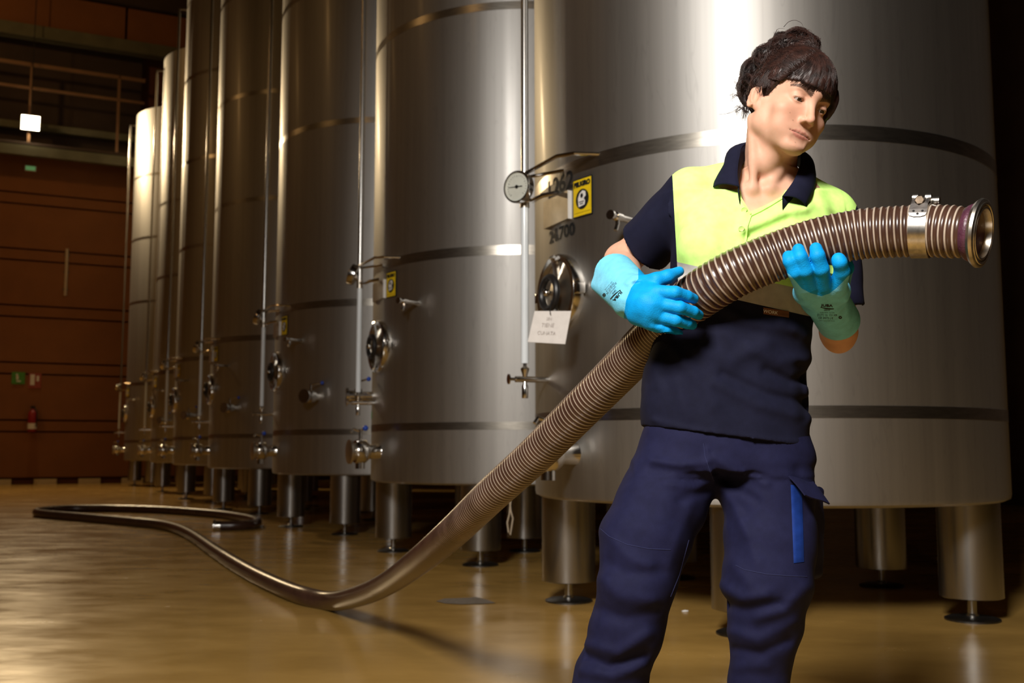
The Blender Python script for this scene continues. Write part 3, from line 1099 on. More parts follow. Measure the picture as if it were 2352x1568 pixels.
# ------------------------------------------------------------------ hose
HR = 0.0465
hp = [P(2217, 534, 1.820), P(2140, 530, 1.855), P(2060, 532, 1.885), P(1975, 538, 1.915), P(1880, 557, 1.94), P(1790, 586, 1.965), P(1700, 622, 1.99),
      P(1625, 664, 2.03), P(1560, 714, 2.10), P(1490, 783, 2.24), P(1415, 860, 2.38), P(1325, 950, 2.5), P(1230, 1044, 2.65), P(1130, 1135, 2.82),
      P(1042, 1220, 3.12), P(962, 1288, 3.6), P(892, 1338, 4.25), P(830, 1366, 4.72), PZ(762, 1380, 0.05)]
hf = [(692, 1366), (622, 1338), (560, 1306), (500, 1269), (432, 1224), (378, 1206), (306, 1198), (183, 1187), (110, 1181), (84, 1177), (97, 1172), (150, 1168), (232, 1167), (300, 1168),
      (380, 1171), (479, 1178), (540, 1185), (584, 1194), (589, 1202), (560, 1206), (500, 1207)]
hp += [PZ(x, y, HR + 0.001) for x, y in hf]
path = catmull(hp, 14)
# even resample
seg = [0.0]
for a_, b_ in zip(path[:-1], path[1:]): seg.append(seg[-1] + (b_ - a_).length)
seg = np.array(seg); PA = np.array([list(p) for p in path])
LEN = float(seg[-1])


def at_s(s):
    return np.stack([np.interp(s, seg, PA[:, k]) for k in range(3)], 1)


def smooth_path(pts, it):
    for _ in range(it):
        q = pts.copy(); q[1:-1] = (pts[:-2] + 2 * pts[1:-1] + pts[2:]) / 4; pts = q
    return pts


def sweep(svals, nseg, rfun, name, mat, parent, helix=0.0, attrs=None):
    pts = smooth_path(at_s(svals), 6)
    T = np.gradient(pts, axis=0); T /= np.linalg.norm(T, axis=1)[:, None]
    U = np.zeros_like(T); u = np.array([0, 0, 1.0])
    for i in range(len(T)):
        u = u - T[i] * (u @ T[i]); u /= np.linalg.norm(u); U[i] = u
    W = np.cross(T, U)
    th = np.linspace(0, 2 * np.pi, nseg, endpoint=False)
    rr = rfun(svals[:, None], th[None, :])
    V = pts[:, None, :] + (U[:, None, :] * np.cos(th)[None, :, None] + W[:, None, :] * np.sin(th)[None, :, None]) * rr[:, :, None]
    n = len(svals)
    ii = np.arange(n - 1)[:, None]; kk = np.arange(nseg)[None, :]; k2 = (kk + 1) % nseg
    Fq = np.stack([(ii * nseg + kk), (ii * nseg + k2), ((ii + 1) * nseg + k2), ((ii + 1) * nseg + kk)], 2).reshape(-1, 4)
    at = None
    if attrs: at = {attrs[0]: attrs[1](svals[:, None], th[None, :]).ravel()}
    return mesh_np(name, V.reshape(-1, 3), Fq[:, ::-1].copy(), mat, parent, True, at), pts, T, U, W


def hose_mat():
    m, nt, b = newmat('ribbed_hose')
    at = N(nt, 'ShaderNodeAttribute', _attribute_name='rib')
    tc = N(nt, 'ShaderNodeTexCoord')
    nz = N(nt, 'ShaderNodeTexNoise', Scale=14.0, Detail=5.0)
    nt.links.new(tc.outputs['Object'], nz.inputs['Vector'])
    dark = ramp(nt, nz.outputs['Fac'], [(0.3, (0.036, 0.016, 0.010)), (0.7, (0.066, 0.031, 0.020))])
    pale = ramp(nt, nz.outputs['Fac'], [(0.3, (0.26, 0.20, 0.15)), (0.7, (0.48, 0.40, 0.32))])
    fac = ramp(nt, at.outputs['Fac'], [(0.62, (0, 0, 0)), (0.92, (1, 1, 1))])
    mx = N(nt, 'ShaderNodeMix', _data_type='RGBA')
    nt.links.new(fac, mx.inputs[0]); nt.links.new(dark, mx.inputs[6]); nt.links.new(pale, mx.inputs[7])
    nt.links.new(mx.outputs[2], b.inputs['Base Color'])
    b.inputs['Roughness'].default_value = 0.27
    b.inputs['Specular IOR Level'].default_value = 0.55
    return m


M_HOSE = hose_mat()
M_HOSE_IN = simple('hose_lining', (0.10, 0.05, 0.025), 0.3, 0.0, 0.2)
hose = empty('suction_hose', hp[18] * 1.0)
hose.location.z = 0.0
tag(hose, 'long brown ribbed suction hose held by the person and trailing over the floor', 'hose')
HO = np.array(hose.location)
PITCHH = 0.0119


def ribv(s, th):
    ph = (s / PITCHH - th / (2 * np.pi))
    c = 0.5 + 0.5 * np.cos(2 * np.pi * ph)
    return c ** 1.5


sv = np.arange(0, 6.6, PITCHH / 8)
fade = lambda s: 1.0 - np.clip((np.interp(s, seg, PA[:, 1]) - 2.75) / 0.9, 0, 1)
rs_ = lambda s, th: HR - 0.0006 + 0.0018 * ribv(s, th) * (0.18 + 0.82 * fade(s)) + 0.0010 * (1 - fade(s)) - 0.0025 * np.clip((0.02 - s) / 0.02, 0, 1)
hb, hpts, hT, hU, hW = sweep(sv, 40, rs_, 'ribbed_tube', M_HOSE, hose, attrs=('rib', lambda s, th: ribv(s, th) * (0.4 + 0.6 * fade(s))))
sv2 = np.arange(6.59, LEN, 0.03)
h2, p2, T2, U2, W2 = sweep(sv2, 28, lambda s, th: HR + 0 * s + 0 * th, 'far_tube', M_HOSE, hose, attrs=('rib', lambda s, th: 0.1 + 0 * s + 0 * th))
for o in (hb, h2): o.location = -hose.location

# metal end fitting: purple seal ring and steel flange, looking back at the camera
e0 = Vector(hpts[0]); ed = -Vector(hT[0])
ed = (P(2255, 535, 1.80) - P(2150, 531, 1.850)).normalized()
mb = MB(); mb.lathe(e0 - hose.location - ed * 0.004, ed, [(0.0, HR - 0.012), (0.0, HR - 0.004), (0.005, HR - 0.003), (0.009, HR + 0.002), (0.016, HR + 0.005), (0.022, HR + 0.003), (0.025, HR - 0.004)], 48)
mb.build('seal_ring', simple('purple_seal', (0.075, 0.022, 0.040), 0.38, 0.0, 0.3, 60, bump=0.4, bscale=300), hose, True, 50)
mb = MB(); f0 = e0 - hose.location + ed * 0.022
ri = 0.041
mb.lathe(f0, ed, [(-0.10, ri - 0.002), (0.0, ri - 0.001), (0.0065, ri + 0.001), (0.0105, ri + 0.002), (0.0105, ri + 0.0055), (0.0085, ri + 0.0065), (0.0085, ri + 0.0085), (0.0105, ri + 0.0095), (0.0105, ri + 0.0130), (0.009, ri + 0.0140), (0.009, ri + 0.0165), (0.0075, ri + 0.0195), (0.002, ri + 0.0200), (-0.004, ri + 0.0150), (-0.006, ri + 0.004)], 72)
V_, F_ = mb.v, mb.f
mb.f = [f for f in mb.f if len(f) == 4]
mb.m = [0] * len(mb.f)
mb.build('flange', simple('worn_flange_steel', (0.50, 0.46, 0.40), 0.33, 1.0, 0.2, 90.0), hose, True, 35)
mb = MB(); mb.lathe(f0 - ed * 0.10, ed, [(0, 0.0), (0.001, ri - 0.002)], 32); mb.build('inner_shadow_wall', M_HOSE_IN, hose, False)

# band clamp with bolt lug
ci = int(0.077 / (PITCHH / 8))
cc = Vector(hpts[ci]) - hose.location; ct = -Vector(hT[ci])
M_CLAMP = simple('clamp_steel', (0.58, 0.55, 0.50), 0.28, 1.0, 0.2, 120.0)
mb = MB(); mb.lathe(cc - ct * 0.0155, ct, [(0, HR + 0.001), (0.0005, HR + 0.0035), (0.0305, HR + 0.0035), (0.031, HR + 0.001)], 64)
mb.f = [f for f in mb.f if len(f) == 4]; mb.m = [0] * len(mb.f)
band = mb.build('clamp_band', M_CLAMP, hose, True, 40)
view = (Vector((0, 0, CAMH)) - (cc + hose.location)).normalized()
cu_ = (Vector((0, 0, 1)) - ct * ct.z).normalized(); cv_ = cu_.cross(ct).normalized()
if cv_.dot(view) < 0: cv_ = -cv_


def clampf(phi, r, t):      # phi: degrees up from the camera side
    a = math.radians(phi)
    return cc + (cv_ * math.cos(a) + cu_ * math.sin(a)) * r + ct * t


mb = MB()
outl = [(-0.0135, 22), (-0.0155, 28), (-0.0155, 38), (-0.0145, 52), (-0.0150, 78), (-0.0085, 80), (-0.0085, 62), (-0.0075, 54), (0.0, 48), (0.0075, 54), (0.0085, 62), (0.0085, 80), (0.0150, 78), (0.0145, 52), (0.0155, 38), (0.0155, 28), (0.0135, 22), (0.006, 19), (-0.006, 19)]
ro, rt = HR + 0.0042, HR + 0.0062
n_ = len(outl)
lift = lambda ph: max(0, (ph - 45) / 35.0) * 0.010
V = [clampf(ph, ro + lift(ph), t) for t, ph in outl] + [clampf(ph, rt + lift(ph), t) for t, ph in outl]
tri = [(18, 0, 17), (17, 0, 16), (0, 1, 16), (16, 1, 15), (1, 2, 15), (15, 2, 14), (2, 8, 14), (2, 7, 8), (14, 8, 9), (2, 3, 7), (14, 9, 13), (3, 6, 7), (9, 10, 13), (3, 4, 6), (4, 5, 6), (13, 10, 12), (12, 10, 11)]
F = [(a + n_, b + n_, c + n_) for a, b, c in tri] + [(c, b, a) for a, b, c in tri] + [(i, (i + 1) % n_, (i + 1) % n_ + n_, i + n_) for i in range(n_)]
mb.add(V, F)
lug = mb.build('clamp_lug', simple('bright_lug_steel', (0.74, 0.68, 0.64), 0.34, 1.0, 0.2, 80.0), band, False)
bm = bmesh.new(); bm.from_mesh(lug.data); bmesh.ops.recalc_face_normals(bm, faces=bm.faces); bm.to_mesh(lug.data); bm.free()
mb = MB()
for t, ph in ((-0.007, 32), (0.008, 32), (0.0005, 25)):
    mb.lathe(clampf(ph, rt - 0.0005, t), (clampf(ph, 1, 0) - clampf(ph, 0, 0)), [(0, 0.0022), (0.001, 0.0022)], 10)
mb.build('rivet', M_INK, band)
band.children[-1]['kind'] = 'stuff'
mb = MB()
mb.cyl(clampf(62, rt + 0.004, 0.0), clampf(125, rt + 0.010, 0.0), 0.0042, 12)
d_ = (clampf(62, rt + 0.004, 0) - clampf(125, rt + 0.010, 0)).normalized()
mb.lathe(clampf(62, rt + 0.004, 0), d_, [(0, 0.0088), (0.007, 0.0088), (0.008, 0.0075)], 6)
mb.build('bolt', simple('old_bolt', (0.16, 0.12, 0.085), 0.45, 1.0, 0.3, 90), band, True, 30)
mb = MB()
for t in (-0.011, 0.011):
    mb.lathe(clampf(82, HR + 0.012, t - 0.005), ct, [(0, 0.009), (0.010, 0.009)], 16)
for t in (-0.006, 0.006):
    mb.lathe(clampf(105, HR + 0.012, t + 0.008), ct, [(0, 0.009), (0.012, 0.009)], 16)
mb.build('trunnion', M_CLAMP, band, True, 40)
# coupling on the far end of the hose
ee = Vector(p2[-1]); edr = Vector(T2[-1])
mb = MB(); mb.lathe(ee - hose.location - edr * 0.03, edr, [(0, HR + 0.004), (0.05, HR + 0.004), (0.055, HR + 0.016), (0.07, HR + 0.016), (0.072, HR - 0.006), (0.03, HR - 0.007)], 32)
mb.build('far_coupling', M_CHROME, hose, True, 40)

# ------------------------------------------------------------------ the person
person = empty('person', (P(1500, 1568, 2.1).x, 2.12, 0))
PX = Vector(person.location)
tag(person, 'person in yellow and navy polo shirt and blue gloves gripping the ribbed hose', 'person')


def fab(name, cols, rough=0.85, weave=900.0, bump=0.25, sheen=0.0):
    """Cloth whose colour fields are chosen by signed-distance attributes stored on the mesh."""
    m, nt, b = newmat(name)
    tc = N(nt, 'ShaderNodeTexCoord')
    nz = N(nt, 'ShaderNodeTexNoise', Scale=55.0, Detail=5.0)
    nt.links.new(tc.outputs['Object'], nz.inputs['Vector'])
    cur = None
    for attr, c in cols:
        lo = [x * 0.88 for x in c]; hi = [min(1, x * 1.1) for x in c]
        cc_ = ramp(nt, nz.outputs['Fac'], [(0.3, lo), (0.7, hi)])
        if attr is None:
            cur = cc_
        else:
            at = N(nt, 'ShaderNodeAttribute', _attribute_name=attr)
            gt = N(nt, 'ShaderNodeMath', _operation='GREATER_THAN')
            nt.links.new(at.outputs['Fac'], gt.inputs[0]); gt.inputs[1].default_value = 0.0
            mx = N(nt, 'ShaderNodeMix', _data_type='RGBA')
            nt.links.new(gt.outputs[0], mx.inputs[0]); nt.links.new(cur, mx.inputs[6]); nt.links.new(cc_, mx.inputs[7])
            cur = mx.outputs[2]
    nt.links.new(cur, b.inputs['Base Color'])
    b.inputs['Roughness'].default_value = rough
    b.inputs['Specular IOR Level'].default_value = 0.16
    if sheen:
        b.inputs['Sheen Weight'].default_value = sheen
    n2 = N(nt, 'ShaderNodeTexNoise', Scale=weave, Detail=2.0)
    nt.links.new(tc.outputs['Object'], n2.inputs['Vector'])
    bp = N(nt, 'ShaderNodeBump', Strength=bump, Distance=0.001)
    nt.links.new(n2.outputs['Fac'], bp.inputs['Height'])
    nt.links.new(bp.outputs[0], b.inputs['Normal'])
    return m


NAVY = (0.0065, 0.0070, 0.0205)
NAVY2 = (0.0090, 0.0095, 0.036)
GREENC = (0.60, 1.0, 0.24)
GREY = (0.42, 0.40, 0.38)
M_SHIRT = fab('polo_cloth', [(None, NAVY), ('grey_band', GREY), ('hi_vis', GREENC)])
M_COLLAR = fab('collar_knit', [(None, NAVY)], 0.9, 700, 0.4)
M_TROUSER = fab('trouser_twill', [(None, NAVY2)], 0.8, 800, 0.25)
M_BLUECLOTH = fab('blue_trim', [(None, (0.006, 0.028, 0.170))], 0.7, 800)
M_GLOVE = fab('glove', [(None, (0.16, 0.56, 0.78)), ('coat', (0.002, 0.30, 0.72))], 0.55, 420, 0.55)


def skin_mat():
    m, nt, b = newmat('skin')
    tc = N(nt, 'ShaderNodeTexCoord')
    nz = N(nt, 'ShaderNodeTexNoise', Scale=40.0, Detail=5.0)
    nt.links.new(tc.outputs['Object'], nz.inputs['Vector'])
    base = ramp(nt, nz.outputs['Fac'], [(0.3, (0.56, 0.305, 0.205)), (0.7, (0.62, 0.355, 0.25))])
    cur = base
    for attr, c in (('blush_shade', (0.66, 0.27, 0.17)), ('lip', (0.52, 0.19, 0.15)), ('brow_crease', (0.055, 0.028, 0.018)), ('mole', (0.10, 0.04, 0.03))):
        at = N(nt, 'ShaderNodeAttribute', _attribute_name=attr)
        mx = N(nt, 'ShaderNodeMix', _data_type='RGBA')
        mx.inputs[7].default_value = (*c, 1)
        nt.links.new(at.outputs['Fac'], mx.inputs[0]); nt.links.new(cur, mx.inputs[6])
        cur = mx.outputs[2]
    nt.links.new(cur, b.inputs['Base Color'])
    b.inputs['Roughness'].default_value = 0.55
    b.inputs['Specular IOR Level'].default_value = 0.28
    b.inputs['Subsurface Weight'].default_value = 0.12
    b.inputs['Subsurface Radius'].default_value = (0.010, 0.004, 0.002)
    b.inputs['Subsurface Scale'].default_value = 0.6
    n2 = N(nt, 'ShaderNodeTexNoise', Scale=600.0, Detail=2.0)
    nt.links.new(tc.outputs['Object'], n2.inputs['Vector'])
    bp = N(nt, 'ShaderNodeBump', Strength=0.06, Distance=0.001)
    nt.links.new(n2.outputs['Fac'], bp.inputs['Height'])
    nt.links.new(bp.outputs[0], b.inputs['Normal'])
    return m


M_SKIN = skin_mat()

# head frame: image-right / towards camera / up at the head, then pitch, yaw, roll
eye_mid = P(1860, 238, 2.02)
vd = (eye_mid - Vector((0, 0, CAMH))).normalized()
tw = -vd
rgt = Vector((0, 0, 1)).cross(tw).normalized(); upv = tw.cross(rgt)
YAW, PIT, ROL = math.radians(31), math.radians(19), math.radians(33)
rr_ = rgt * math.cos(ROL) - upv * math.sin(ROL)
uu_ = upv * math.cos(ROL) + rgt * math.sin(ROL)
hdir = tw * math.cos(YAW) + rr_ * math.sin(YAW)
HL = rr_ * math.cos(YAW) - tw * math.sin(YAW)              # to the person's left (image right)
HF = hdir * math.cos(PIT) + uu_ * math.sin(PIT)            # out of the face
HU = uu_ * math.cos(PIT) - hdir * math.sin(PIT)            # up through the crown
HM = np.array([list(HL), list(HF), list(HU)])
HS = 0.935
HOr = eye_mid - (HF * 0.075) * HS                          # head origin: level with the eyes, between the ears


def hp_(x, y, z):
    return HOr + (HL * x + HF * y + HU * z) * HS


def hell(c, r, rot=None):
    M = HM if rot is None else np.array(rot) @ HM
    return ell(hp_(*c), [q * HS for q in r], M)


def hcone(a, b, ra, rb):
    return rcone(hp_(*a), hp_(*b), ra * HS, rb * HS)


def rotx(a):
    c, s = math.cos(a), math.sin(a)
    return [[1, 0, 0], [0, c, s], [0, -s, c]]


def rotz(a):
    c, s = math.cos(a), math.sin(a)
    return [[c, s, 0], [-s, c, 0], [0, 0, 1]]


# joints
SH_R, EL_R, WR_R = P(1588, 455, 2.18), P(1428, 598, 2.335), P(1458, 680, 2.06)
SH_L, EL_L, WR_L = P(1912, 500, 2.18), P(1926, 764, 2.23), P(1890, 682, 2.02)
NECK = P(1768, 402, 2.17)

gb = Grid((0.14, 1.86, 0.98), (0.76, 2.44, 1.62), 0.0021)
# trunk, neck, arms
gb.add(sections([(P(0, 700, 2.16).z, P(1690, 700, 2.16).x, 2.16, 0.13, 0.095), (P(0, 560, 2.16).z, P(1735, 560, 2.16).x, 2.16, 0.15, 0.10), (P(0, 450, 2.16).z, P(1745, 450, 2.16).x, 2.17, 0.14, 0.085), (P(0, 405, 2.16).z, P(1758, 405, 2.16).x, 2.18, 0.09, 0.06)]), 0)
gb.add(rcone(P(1715, 438, 2.17), SH_R, 0.040, 0.040), 0.03)
gb.add(rcone(P(1830, 455, 2.17), SH_L, 0.040, 0.040), 0.03)
MID_R = P(1500, 545, 2.265)
gb.add(rcone(SH_R, MID_R, 0.042, 0.040), 0.02)
gb.add(rcone(MID_R, EL_R, 0.040, 0.036), 0.02)
gb.add(rcone(EL_R, WR_R, 0.038, 0.026), 0.015)
gb.add(rcone(SH_L, EL_L, 0.046, 0.036), 0.02)
gb.add(rcone(EL_L, WR_L, 0.037, 0.026), 0.012)
gb.add(rcone(EL_L, EL_L + Vector((0.0, 0.0, -0.018)), 0.030, 0.022), 0.02)
gb.add(rcone(NECK, hp_(0, -0.028, -0.055), 0.056, 0.052), 0.035)
gb.add(rcone(P(1757, 372, 2.10), hp_(0, 0.012, -0.09), 0.030, 0.030), 0.03)
notch = P(1748, 432, 2.085)
for sx in (-1, 1):
    mast = hp_(sx * 0.062, -0.022, -0.055)
    gb.add(rcone(mast, notch + Vector((sx * 0.016, 0, 0)), 0.010, 0.0075), 0.016)
gb.add(rcone(notch + Vector((-0.02, 0.005, -0.004)), P(1690, 437, 2.115), 0.0085, 0.010), 0.018)
gb.add(rcone(notch + Vector((0.018, 0.005, -0.004)), P(1812, 452, 2.115), 0.0085, 0.010), 0.018)
# skull and face
gb.add(hell((0, -0.010, 0.034), (0.0735, 0.094, 0.084)), 0.02)
gb.add(hell((0, 0.022, -0.030), (0.0610, 0.064, 0.078)), 0.02)
gb.add(hell((0, 0.040, 0.035), (0.056, 0.045, 0.045)), 0.02)
for sx in (-1, 1):
    gb.add(hcone((sx * 0.052, 0.006, -0.062), (sx * 0.014, 0.068, -0.095), 0.013, 0.015), 0.022)
    gb.add(hcone((sx * 0.058, 0.000, -0.02), (sx * 0.052, 0.006, -0.062), 0.013, 0.013), 0.02)
    gb.add(hell((sx * 0.043, 0.056, -0.030), (0.021, 0.020, 0.017)), 0.018)
    gb.add(hell((sx * 0.034, 0.058, -0.062), (0.021, 0.018, 0.022)), 0.02)
gb.add(hell((0, 0.0735, -0.096), (0.018, 0.016, 0.014)), 0.014)
gb.add(hcone((-0.036, 0.069, 0.021), (0, 0.080, 0.018), 0.010, 0.009), 0.016)
gb.add(hcone((0.036, 0.069, 0.021), (0, 0.080, 0.018), 0.010, 0.009), 0.016)
for sx in (-1, 1):
    gb.cut(hell((sx * 0.0315, 0.0935, 0.000), (0.0185, 0.0185, 0.0125)), 0.010)
gb.add(hcone((0, 0.080, 0.008), (0, 0.1000, -0.034), 0.0062, 0.0078), 0.012)
gb.add(hell((0, 0.1015, -0.0395), (0.0088, 0.0088, 0.0078)), 0.006)
for sx in (-1, 1):
    gb.add(hell((sx * 0.0112, 0.0890, -0.0430), (0.0062, 0.0105, 0.0068)), 0.005)
    gb.cut(hell((sx * 0.0064, 0.0945, -0.0500), (0.0036, 0.0062, 0.0045)), 0.002)
# muzzle, lips
gb.add(hell((0, 0.0660, -0.0690), (0.034, 0.0185, 0.021)), 0.014)
def lipy(x): return 0.0665 + 0.0185 * math.sqrt(max(0.0, 1 - (x / 0.036) ** 2))
LUP = [(0.0, -0.0662, 0.0040), (0.006, -0.0652, 0.0040), (0.015, -0.0668, 0.0032), (0.0255, -0.0698, 0.0014)]
LLO = [(0.0, -0.0748, 0.0052), (0.008, -0.0746, 0.0048), (0.016, -0.0732, 0.0036), (0.0245, -0.0708, 0.0014)]
LGR = [(0.0, -0.0702), (0.007, -0.0698), (0.016, -0.0700), (0.0275, -0.0706)]
for sx in (-1, 1):
    for L_ in (LUP, LLO):
        for (x0, z0, r0), (x1, z1, r1) in zip(L_[:-1], L_[1:]):
            gb.add(hcone((sx * x0, lipy(x0) - r0 + 0.0028, z0), (sx * x1, lipy(x1) - r1 + 0.0016, z1), r0, r1), 0.0025)
for sx in (-1, 1):
    for (x0, z0), (x1, z1) in zip(LGR[:-1], LGR[1:]):
        gb.cut(hcone((sx * x0, lipy(x0) + 0.0030, z0), (sx * x1, lipy(x1) + 0.0022, z1), 0.0016, 0.0013), 0.0016)
gb.cut(hcone((-0.014, 0.0915, -0.0850), (0.014, 0.0915, -0.0850), 0.006, 0.006), 0.010)
gb.cut(hcone((0, 0.0945, -0.0500), (0, 0.0915, -0.0600), 0.0020, 0.0024), 0.004)
# lids
LIDC = [(-0.0315, 0.0710, 0.000), (0.0315, 0.0710, 0.000)]
for (ex, ey, ez) in LIDC:
    gb.add(hell((ex, ey, ez), (0.0150, 0.0132, 0.0125)), 0.005)
    gb.cut(hell((ex, ey + 0.013, ez - 0.0050), (0.0130, 0.0130, 0.0027)), 0.0010)
for (ex, ey, ez) in LIDC:
    gb.cut(hcone((ex - 0.012, ey + 0.0110, ez + 0.0072), (ex + 0.012, ey + 0.0110, ez + 0.0072), 0.0010, 0.0010), 0.003)
# ears
for sx in (-1, 1):
    rot = np.array(rotx(0.20)) @ np.array(rotz(sx * 0.35))
    gb.add(hell((sx * 0.0765, -0.014, -0.009), (0.0085, 0.0175, 0.030), rot), 0.005)
    gb.add(hell((sx * 0.0735, -0.003, -0.031), (0.0065, 0.0085, 0.012), rot), 0.004)
    gb.cut(hell((sx * 0.0840, -0.0085, -0.010), (0.0085, 0.0100, 0.0190), rot), 0.002)
    gb.cut(hell((sx * 0.0815, -0.0045, -0.014), (0.0075, 0.0055, 0.0085), rot), 0.002)
    pr = None
    for k in range(11):
        a = math.radians(-70 + k * 27)
        p = (sx * (0.0800 + 0.004 * math.sin(a * 0.5)), -0.0155 - 0.0150 * math.sin(a + 0.2) * 1.0, -0.007 + 0.0290 * -math.cos(a + 0.2) * -1.0)
        if pr is not None: gb.add(hcone(pr, p, 0.0030, 0.0030), 0.003)
        pr = p
    gb.add(hell((sx * 0.0740, -0.001, -0.015), (0.0050, 0.0040, 0.0060)), 0.004)


def body_attrs(V):
    L = (V - arr(HOr)) @ HM.T / HS
    x, y, z = L[:, 0], L[:, 1], L[:, 2]
    ax = np.abs(x)
    face = y > 0.055
    lip_u = np.full(len(V), 1.0); lip_l = lip_u.copy()
    def sd(a, b, ra, rb):
        a = np.array(a); b = np.array(b); Q_ = np.stack([ax, y, z], 1); ba = b - a
        t = np.clip(((Q_ - a) @ ba) / (ba @ ba), 0, 1)
        return np.linalg.norm(Q_ - a - t[:, None] * ba, axis=1) - (ra + (rb - ra) * t)
    l12 = np.full(len(V), 1.0); grv = np.full(len(V), 1.0)
    for L_ in (LUP, LLO):
        for (x0, z0, r0), (x1, z1, r1) in zip(L_[:-1], L_[1:]):
            l12 = np.minimum(l12, sd((x0, lipy(x0) - r0 + 0.0028, z0), (x1, lipy(x1) - r1 + 0.0016, z1), r0, r1))
    for (x0, z0), (x1, z1) in zip(LGR[:-1], LGR[1:]):
        grv = np.minimum(grv, sd((x0, lipy(x0) + 0.0010, z0), (x1, lipy(x1) + 0.0010, z1), 0.0006, 0.0005))
    lip = np.clip((0.0014 - l12) / 0.0014, 0, 1) * 0.85 * face
    grv = np.clip(1 - grv / 0.0013, 0, 1) * face  # crease between the lips, its shade painted as a dark line
    # eyebrows: an arched stroke, thick near the nose
    t = np.clip((ax - 0.012) / 0.040, 0, 1)
    bz = 0.0165 + 0.0085 * np.sin(t * 2.1) - 0.004 * t
    th = 0.0085 * (1 - 0.70 * t) + 0.0006
    noise = 0.5 + 0.5 * np.sin(ax * 5200 + z * 2600)
    brow_crease = np.clip((th - np.abs(z - bz)) / 0.0016, 0, 1) * ((ax > 0.011) & (ax < 0.054)) * face * (0.84 + 0.14 * noise)
    blush_shade = 0.15 * np.exp(-((ax - 0.042) ** 2 + (z + 0.035) ** 2) / 0.0006) * face + 0.18 * np.exp(-((ax) ** 2 + (z + 0.038) ** 2) / 0.0002) * face
    ear = np.exp(-((ax - 0.078) ** 2 + (y + 0.010) ** 2 + (z + 0.014) ** 2) / 0.0006)
    blush_shade = np.maximum(blush_shade, 0.45 * ear)
    conch = np.exp(-((y + 0.0065) ** 2 / 0.0075 ** 2 + (z + 0.012) ** 2 / 0.015 ** 2)) * ((ax > 0.066) & (ax < 0.0815))  # ear bowl: redder skin, with the shade of the hollow painted in
    blush_shade = np.maximum(blush_shade, 1.0 * conch)
    mole = np.zeros(len(V))
    for mx_, mz_ in ((-0.028, -0.050), (-0.040, -0.038), (-0.006, -0.091)):
        mole = np.maximum(mole, np.clip(1.3 - np.sqrt((x - mx_) ** 2 + (z - mz_) ** 2) / 0.0014, 0, 1) * face)
    lash = np.zeros(len(V))
    for ex in (-0.0315, 0.0315):
        u_ = (x - ex) / 0.0150; zz = 0.0002 - 0.0052 + 0.0040 * np.sqrt(np.clip(1 - u_ ** 2, 0, 1))
        lash = np.maximum(lash, np.clip(1 - np.abs(z - zz - 0.0004) / 0.0011, 0, 1) * (np.abs(u_) < 1.0) * face)
    brow_crease = np.maximum(np.maximum(brow_crease, 0.8 * lash), 0.75 * grv)
    return {'lip': lip, 'brow_crease': brow_crease, 'blush_shade': blush_shade, 'mole': mole * 0.6}


body = sdf_obj('body', gb, M_SKIN, person, 1, body_attrs)
body.location = -PX
del gb

# eyes
def eye_mat():
    m, nt, b = newmat('eye')
    at = N(nt, 'ShaderNodeAttribute', _attribute_name='iris')
    c = ramp(nt, at.outputs['Fac'], [(0.0, (0.004, 0.003, 0.003)), (0.20, (0.004, 0.003, 0.003)), (0.24, (0.032, 0.016, 0.008)), (0.52, (0.025, 0.012, 0.007)), (0.58, (0.42, 0.36, 0.33)), (1.0, (0.40, 0.32, 0.29))])  # eye whites darkened, their shade is part of this colour
    nt.links.new(c, b.inputs['Base Color'])
    b.inputs['Roughness'].default_value = 0.06
    return m


M_EYE = eye_mat()
gaze = (HF * 0.90 + HL * 0.14 - HU * 0.40).normalized()
for (ex, ey, ez) in LIDC:
    mb = MB(); mb.ball((0, 0, 0), 0.0118 * HS, 32)
    V = np.array(mb.v); dirs = V / np.linalg.norm(V, axis=1)[:, None]
    ang = np.arccos(np.clip(dirs @ arr(gaze), -1, 1)) / 1.0
    me_o = mesh_np('eye', V, mb.f, M_EYE, person, True, {'iris': np.clip(ang, 0, 1)})
    me_o.location = hp_(ex, ey, ez) - PX

# ------------------------------------------------------------------ hair
M_HAIR, nt, b = newmat('dark_brown_hair')
tc = N(nt, 'ShaderNodeTexCoord'); nz = N(nt, 'ShaderNodeTexNoise', Scale=60.0, Detail=4.0)
nt.links.new(tc.outputs['Object'], nz.inputs['Vector'])
nt.links.new(ramp(nt, nz.outputs['Fac'], [(0.3, (0.009, 0.0040, 0.0030)), (0.7, (0.042, 0.015, 0.010))]), b.inputs['Base Color'])
b.inputs['Roughness'].default_value = 0.46
b.inputs['Specular IOR Level'].default_value = 0.4
b.inputs['Anisotropic'].default_value = 0.4


def hhalf(p, n):
    nn = HL * n[0] + HF * n[1] + HU * n[2]
    return half(hp_(*p), nn, np.array(HOr) - 0.22, np.array(HOr) + 0.22)


gh = Grid(np.array(HOr) - np.array([0.19, 0.17, 0.17]), np.array(HOr) + np.array([0.17, 0.17, 0.21]), 0.002)
gh.add(inter(hell((0, -0.013, 0.036), (0.0835, 0.103, 0.0945)), hhalf((0, 0.058, 0.045), (0, 0.76, -0.65)), hhalf((0, 0, -0.050), (0.25, 0, -1))), 0.004)
# fringe combed forward over the brow
gh.add(inter(hell((0, -0.004, 0.036), (0.0810, 0.101, 0.0945)), hhalf((0, 0.0, 0.030), (0.0, 0.0, -1)), hhalf((0, 0.022, 0), (0, -1, 0)), hhalf((-0.064, 0.0, 0.03), (-1, 0, -0.45))), 0.006)
# far temple lock
gh.add(hell((0.064, 0.048, 0.026), (0.0135, 0.024, 0.036)), 0.008)
gh.add(hell((0.072, 0.010, 0.012), (0.014, 0.035, 0.050)), 0.010)
